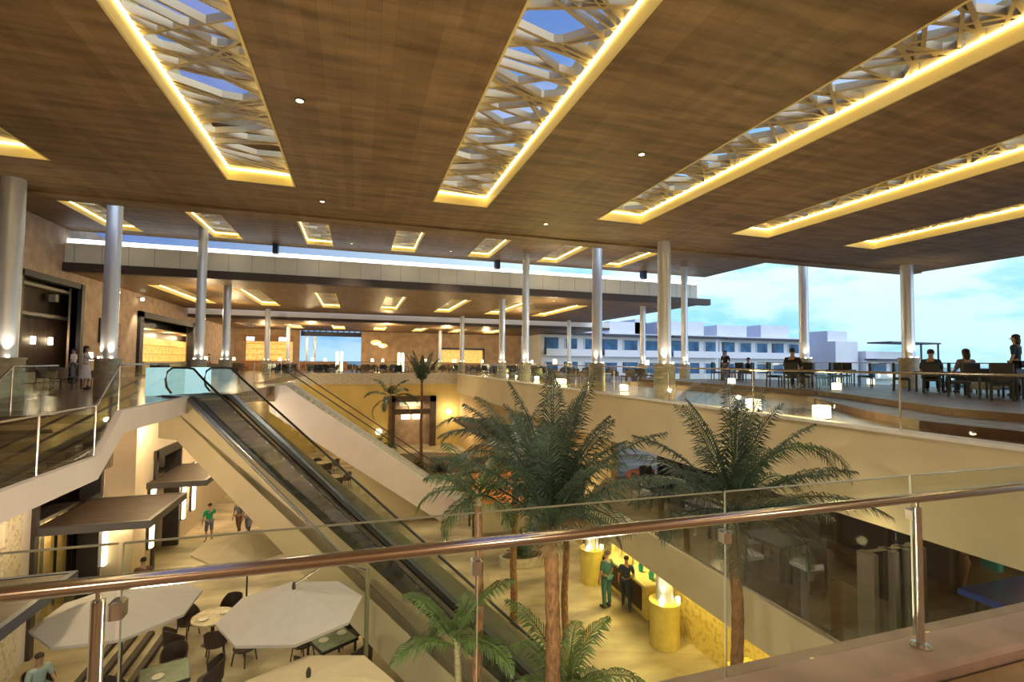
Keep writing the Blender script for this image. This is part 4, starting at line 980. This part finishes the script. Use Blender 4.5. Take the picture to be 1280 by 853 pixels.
# far palms
palm(4.75, 38, .3, 6.2, .13, .09, 8, 2.7, 'slender far palm with upright fronds before the dark door, right one', m=M_leafd, el_rng=(1.0, 1.45), leaf=.5, seed=31, droop=.5, nleaf=26, wd=.09)
palm(2.4, 38, .3, 5.2, .15, .11, 10, 2.2, 'dark far palm left of the upright one before the door', m=M_leafd, el_rng=(-.3, 1.3), leaf=.5, seed=32, droop=1.9, nleaf=24, wd=.09)
palm(1.3, 38.5, .3, 1.4, .1, .09, 9, 1.9, 'low far palm at the left end of the wide planting bed', m=M_leaf, el_rng=(.2, 1.1), leaf=.45, seed=33, droop=1.7, nleaf=20, wd=.09, spear=False)
def bush(x, y, z, r, n, label, m, seed, leaf=.18):
    t = empty('leafy_shrub', (x, y, z), label, 'shrub'); rr = random.Random(seed); b = MB(); s = MB()
    for i in range(n):
        a = rr.uniform(0, 6.28); e = rr.uniform(.15, 1.5); L = r*rr.uniform(.5, 1)
        tip = Vector((math.cos(a)*math.cos(e), math.sin(a)*math.cos(e), math.sin(e)))*L
        s.tube([(0, 0, 0), tip*.6+Vector((0, 0, .05)), tip], .006, 3)
        for j in range(7):
            u = .35+.65*j/6; c = tip*u; d = Vector((rr.uniform(-1, 1), rr.uniform(-1, 1), rr.uniform(-.3, .8))).normalized()*leaf*rr.uniform(.6, 1.2)
            w_ = d.cross(Vector((0, 0, 1))).normalized()*leaf*.22
            b.add([c, c+d*.5+w_, c+d, c+d*.5-w_], [(0, 1, 2, 3)])
    b.build('foliage', m, t); s.build('stem', M_trunkp, t)
bush(.45, 7.4, .0, .8, 70, 'green bush at the bottom behind the frosted glass screen', M_leaf, 1, .2)
k = 0
for x, y, r_, m_, lb in ((1.6, 36.4, .9, M_leafy, 'low yellow-green shrub at the left of the far planting bed'), (3.2, 35.0, .9, M_leaf, 'green shrub in front of the dark far palm'), (5.8, 35.5, 1.1, M_leaf, 'green shrub right of the slender far palm'), (7.4, 37.2, 1.3, M_leaf, 'large green shrub under the purple-brown canopy'),
                        (6.6, 19.2, .9, M_leaf, 'shrub in the small oval bed beyond the trunks'), (2.4, 6.2, .7, M_leafd, 'dark shrub at the foot of the central palm'), (4.4, 36.5, .8, M_leafb, 'dry brown shrub in the middle of the far bed'),
                        (6.9, 30.5, 1.2, M_leafy, 'tall yellow-green shrub before the far right canopy'), (7.9, 21.0, 1.1, M_leaf, 'green shrub right of the orange kiosk')):
    bush(x, y, .3 if 'bed' in lb or 'palm' in lb else 0, r_, 60, lb, m_, 40+k, .26); k += 1

# ================================================================ PEOPLE
def skin_obj(name, joints, edges, m, parent, sub=1):
    me = bpy.data.meshes.new(name); me.from_pydata([j[0] for j in joints], edges, []); me.materials.append(m)
    o = bpy.data.objects.new(name, me); COL.objects.link(o); o.parent = parent
    md = o.modifiers.new('Skin', 'SKIN'); md.use_smooth_shade = True
    if not me.skin_vertices: return o
    for i, j in enumerate(joints):
        sv = me.skin_vertices[0].data[i]; r = j[1]; sv.radius = r if isinstance(r, tuple) else (r, r); sv.use_root = (i == 0)
    s = o.modifiers.new('Sub', 'SUBSURF'); s.levels = sub; s.render_levels = sub
    return o
def person(x, y, z, rz, label, shirt, trousers, hair=None, pose='stand', long_hair=False, skirt=False, sc=1.0, shorts=False, arms='down'):
    """figure facing +Y in its own frame"""
    t = empty('person', (x, y, z), label, 'person', rz=rz); t.scale = (sc, sc, sc); hair = hair or M_hair
    sit = pose == 'sit'
    hz = .50 if sit else .95
    V = lambda a, b, c: (a, b, c+hz)
    L = []  # legs
    if sit:
        legs = [[V(s*.09, 0, 0), V(s*.12, .25, .03), V(s*.13, .46, .02), V(s*.13, .48, -.22), V(s*.13, .47, -.42), V(s*.13, .60, -.46)] for s in (-1, 1)]
    elif pose == 'walk':
        legs = [[V(-.09, 0, -.03), V(-.10, .12, -.28), V(-.10, .17, -.48), V(-.10, .16, -.70), V(-.10, .18, -.88), V(-.11, .31, -.92)],
                [V(.09, 0, -.03), V(.10, -.05, -.26), V(.10, -.07, -.46), V(.10, -.18, -.68), V(.10, -.27, -.86), V(.11, -.15, -.92)]]
    else:
        legs = [[V(s*.09, 0, -.03), V(s*.10, .01, -.25), V(s*.11, .01, -.47), V(s*.11, -.01, -.68), V(s*.115, -.02, -.88), V(s*.13, .11, -.92)] for s in (-1, 1)]
    lr = [.085, .078, .056, .050, .036, .03]
    j = [(V(0, 0, 0), (.135, .10)), (V(0, 0, .14), (.12, .09)), (V(0, 0, .32), (.15, .10)), (V(0, -.005, .46), (.10, .07)), (V(0, 0, .53), (.052, .052)),
         (V(0, .015, .61), (.066, .078)), (V(0, .015, .70), (.078, .092)), (V(0, .01, .76), (.055, .065))]
    e = [(i, i+1) for i in range(7)]
    armdef = {'down': [(.17, 0, .44), (.22, -.01, .30), (.245, .0, .16), (.25, .05, .03), (.25, .08, -.08)],
              'up': [(.17, 0, .44), (.23, .08, .34), (.26, .17, .24), (.20, .32, .34), (.15, .40, .38)],
              'lap': [(.17, 0, .44), (.22, .02, .28), (.24, .08, .16), (.19, .25, .12), (.15, .34, .12)]}[('lap' if sit and arms == 'down' else arms)]
    arms_pts = []
    for s in (-1, 1):
        b0 = len(j); ap = [V(s*a, b_, c) for a, b_, c in (armdef if not (arms == 'up' and s < 0) else [(.17, 0, .44), (.22, -.01, .30), (.245, .0, .16), (.25, .05, .03), (.25, .08, -.08)])]
        arms_pts.append(ap)
        for p, r_ in zip(ap, (.06, .047, .039, .033, .024)): j.append((p, r_))
        e += [(3, b0)]+[(b0+i, b0+i+1) for i in range(4)]
        # hand: palm and five separate fingers
        w = Vector(ap[4]); dd = (Vector(ap[4])-Vector(ap[3])).normalized(); sd = dd.cross(Vector((1, 0, 0)) if abs(dd.x) < .8 else Vector((0, 0, 1))).normalized()
        pi = len(j); j.append((tuple(w+dd*.07), (.030, .016))); e.append((b0+4, pi))
        for q, ln in ((-1.5, .055), (-.5, .07), (.5, .075), (1.5, .065)):
            a_ = w+dd*.085+sd*q*.017; k0 = len(j); j.append((tuple(a_), .008)); j.append((tuple(a_+dd*ln*.6), .007)); j.append((tuple(a_+dd*ln+Vector((-s*.012, 0, 0))), .006))
            e += [(pi, k0), (k0, k0+1), (k0+1, k0+2)]
        k0 = len(j); a_ = w+dd*.03+sd*.032; j.append((tuple(a_), .009)); j.append((tuple(a_+dd*.04+sd*.015), .007)); e += [(b0+4, k0), (k0, k0+1)]
    for lg in legs:
        b0 = len(j)
        for p, r_ in zip(lg, lr): j.append((p, r_))
        e += [(0, b0)]+[(b0+i, b0+i+1) for i in range(5)]
    body = skin_obj('body', j, e, M_skin, t)
    # face: nose, ears, eyes
    b = MB(); hc = V(0, .015, .68)
    b.blob((hc[0], hc[1]+.095, hc[2]-.01), (.012, .018, .02), 6)
    for s in (-1, 1): b.blob((s*.078, hc[1]-.005, hc[2]-.005), (.012, .02, .03), 6)
    b.build('nose_and_ears', M_skin, t)
    b = MB()
    for s in (-1, 1): b.blob((s*.03, hc[1]+.086, hc[2]+.015), (.011, .007, .007), 6)
    b.blob((0, hc[1]+.088, hc[2]-.05), (.022, .006, .005), 6)
    b.build('eyes_and_mouth', M_hair, t)
    b = MB(); b.blob((hc[0], hc[1]-.022, hc[2]+.045), (.087, .098, .078), 12)
    if long_hair: b.blob((hc[0], hc[1]-.06, hc[2]-.07), (.085, .06, .16), 12)
    b.build('hair', hair, t)
    # shirt
    sj = [(V(0, 0, .0), (.155, .115)), (V(0, 0, .14), (.14, .105)), (V(0, 0, .32), (.17, .115)), (V(0, -.005, .45), (.115, .08)), (V(0, 0, .50), (.062, .06))]
    se = [(0, 1), (1, 2), (2, 3), (3, 4)]
    for ap in arms_pts:
        b0 = len(sj)
        sj += [(ap[0], .074), (ap[1], .062), (tuple(Vector(ap[1]).lerp(Vector(ap[2]), .7)), .055)]; se += [(3, b0), (b0, b0+1), (b0+1, b0+2)]
    skin_obj('shirt', sj, se, shirt, t)
    if skirt:
        b = MB().lathe([(.15, hz+.05), (.19, hz-.15), (.24, hz-.5), (.235, hz-.5)], (0, 0), 16, .8); b.build('skirt', trousers, t)
    else:
        tj = [(V(0, 0, .02), (.145, .11))]; te = []
        for lg in legs:
            b0 = len(tj); end = 3 if shorts else 5
            for p, r_ in list(zip(lg, (.098, .092, .072, .066, .056)))[:end]: tj.append((p, r_))
            te += [(0, b0)]+[(b0+i, b0+i+1) for i in range(end-1)]
        skin_obj('trousers' if not shorts else 'shorts', tj, te, trousers, t)
    for lg in legs:
        a, b_ = Vector(lg[4]), Vector(lg[5]); c = (a+b_)/2
        MB().blob((c.x, c.y+.01, c.z-.0+.0), (.05, .135, .045), 8).build('shoe', M_black, t)
    return t
mk = lambda n, c: mat('cloth_'+n, c, .85)
K_black, K_navy, K_green, K_white, K_grey, K_teal, K_brown = mk('black', (.012, .012, .018)), mk('navy', (.02, .04, .08)), mk('green', (.01, .30, .12)), mk('white', (.70, .68, .70)), mk('grey', (.15, .15, .18)), mk('slate_teal', (.04, .13, .15)), mk('brown', (.16, .08, .05))
person(-6.2, 25.3, 0, .6, 'person in green top and dark shorts standing by the left shopfronts', K_green, K_grey, shorts=True, arms='up')
person(-5.1, 25.8, 0, 2.8, 'person in dark clothes walking under the escalator, left of a pair', K_grey, K_brown, pose='walk')
person(-4.65, 25.5, 0, 2.9, 'person in black clothes walking under the escalator, right of a pair', K_black, K_grey, pose='walk')
person(8.15, 15.0, 0, .3, 'person in slate blue shirt seen from behind at the yellow counter, left one', K_teal, K_teal, mat('light_brown_hair', (.18, .10, .05), .6), sc=1.08)
person(8.75, 14.75, 0, -.5, 'person in dark navy clothes leaning to the yellow counter, right one', K_navy, K_navy, pose='walk', sc=1.0)
person(-6.95, 14.5, .0, -2.2, 'person in pale tee shirt seated in the bottom left corner', mk('pale_teal', (.35, .45, .45)), K_grey, pose='sit')
place(wc, USED, (-6.95, 14.5, 0), -2.2, 'wicker chair carrying the person in the bottom left corner')
person(-10.3, 23.6, UF, -1.2, 'person in white top and pale skirt standing on the upper left walkway', K_white, K_white, skirt=True, arms='up', long_hair=True)
person(-6.5, 19.0, 0, .4, 'person in brown clothes standing behind the railing below the nearer canopy', K_brown, K_brown)
person(-12.8, 50.2, UF, 2.0, 'person in grey shirt by the yellow-lit bar at the top of the escalator', K_grey, K_grey)
person(-13.6, 30.0, UF, 1.6, 'person in white shirt at the dark entrance, blurred and far', K_white, K_grey)
person(15.75, 14.49, 7.29, 5.21, 'person in black seated with back turned on the terrace in front of white buildings', K_black, K_black, pose='sit', sc=1.2)
person(18.65, 11.59, 7.29, 5.21, 'person in dark jacket seated with back turned near the sea view', K_navy, K_black, pose='sit', sc=1.15)
person(18.85, 10.7, 7.29, -.4, 'person with long dark hair seated beside the one in the dark jacket', K_grey, K_navy, pose='sit', long_hair=True, sc=1.15)
person(19.3, 9.65, 7.29, .2, 'person in navy standing at the right edge of the picture', K_navy, K_black, long_hair=True, sc=1.1)
person(19.2, 22.0, 7.29, 2.0, 'person in dark top standing far left on the raised deck', K_black, K_grey, sc=.95)
person(20.61, 21.85, 7.29, 6.78, 'person in dark top seated left of the guest in black', K_black, K_grey, pose='sit')

# ================================================================ OUTSIDE
MB().box(120, -200, -2.2, 5000, 5000, -2).build('sea', M_sea, label='pale teal sea stretching to the horizon', cat='sea', kind='stuff')
MB().box(-400, 140, -2.3, 5000, 5000, -2.1).build('floor', M_sea, kind='structure')
def building(x0, x1, y, ztop, cols, label, roofs=(), floors=(2.6, 5.9, 9.3), depth=14, edge=True):
    t = empty('apartment_building', ((x0+x1)/2, y, 0), label, 'building', world=True)
    b = MB(); b.box(x0, y, 0, x1, y+depth, ztop); b.build('wall', M_bwhite, t)
    cw = (x1-x0)/cols
    for zf in floors:
        # projecting balcony slabs with upstands
        MB().box(x0+.3, y-1.3, zf-.15, x1-.3, y, zf+.05).build('balcony_slab', M_bwhite, t)
        MB().box(x0+.3, y-1.3, zf+.05, x1-.3, y-1.2, zf+.85).build('balcony_parapet', M_bwhite if zf < 9 else M_bwhite, t)
        for i in range(cols):
            a = x0+cw*i+.45; c = x0+cw*(i+1)-.45
            f = MB(); f.box(a, y-.06, zf+.05, c, y+.02, zf+2.45); f.build('window_frame', M_bdark if (i+int(zf)) % 3 == 0 else mat('pale_frame', (.5, .55, .62), .5), t)
            MB().box(a+.3, y-.09, zf+.15, c-.12, y-.06, zf+2.35).build('pane', M_bwin, t)
    if edge: MB().box(x0, y-1.7, floors[-1]+2.9, x1, y+.3, floors[-1]+3.15).build('roof_edge', M_bdark, t)
    for a, c, zt in roofs:
        MB().box(a, y+1.5, ztop-.05, c, y+7, zt).build('roof_block', M_bwhite, t)
    return t
building(24.5, 33.5, 64, 12.6, 3, 'white apartment building seen first right of the far roof', roofs=((30, 33, 14.6),))
building(34, 44.5, 65, 12.7, 3, 'white apartment building behind the nearest middle column', roofs=((36.5, 43, 14.6), (41, 43, 15.1)))
building(45, 54.5, 64, 12.7, 3, 'white apartment building with wide roof block left of the guests in black', roofs=((45.5, 53, 14.9),))
building(55.2, 72.0, 64.5, 12.7, 5, 'wide white apartment building directly behind the guest in black', roofs=((56, 62, 14.6), (65, 71, 14.9)))
t = building(75.5, 80.5, 61, 12.2, 1, 'narrow white stair tower right of the outer thin column', floors=(2.6,), edge=False, roofs=((75.6, 80, 14.0),))
t = building(81, 91.0, 60, 10.6, 2, 'rightmost low white apartment building with open roof terrace', floors=(2.6, 6.2))
t2 = empty('roof_pergola', (93, 60, 0), 'thin dark pergola frame at the right end of the white buildings', 'pergola', world=True)
b = MB(); b.box(84, 58, 12.0, 96, 62, 12.25); b.build('roof', M_bdark, t2)
for x in (91.5, 95.7): MB().box(x-.1, 58.2, 6, x+.1, 58.4, 12).build('post', M_bdark, t2)
MB().box(91, 58, 5.8, 96, 62, 6.1).build('slab', M_bwhite, t2); b = MB(); b.box(91, 58.0, 0, 91.3, 62, 5.8); b.box(95.6, 58, 0, 95.9, 58.3, 5.8); b.build('support', M_bwhite, t2)
rr = random.Random(9)
for i in range(26):
    x = 62+(i % 7)*8+rr.uniform(-1.5, 1.5); y = 24+(i//7)*8.5+rr.uniform(-1.5, 1.5); t = empty('coastal_tree', (x, y, 0), 'dark rounded tree on the coast below the terrace', 'tree', group='rounded coastal trees beyond the terrace')
    hgt = rr.uniform(3.0, 5.6)
    MB().tube([(0, 0, 0), (0, 0, hgt*.6)], .15, 6).build('trunk', M_trunk, t)
    b = MB()
    for k in range(9): b.blob((rr.uniform(-1.6, 1.6), rr.uniform(-1.6, 1.6), hgt*rr.uniform(.6, .95)), rr.uniform(.6, 1.3), 7)
    b.build('crown', M_land, t)

# clean up helper flags
for o in bpy.data.objects:
    if '_w' in o: del o['_w']
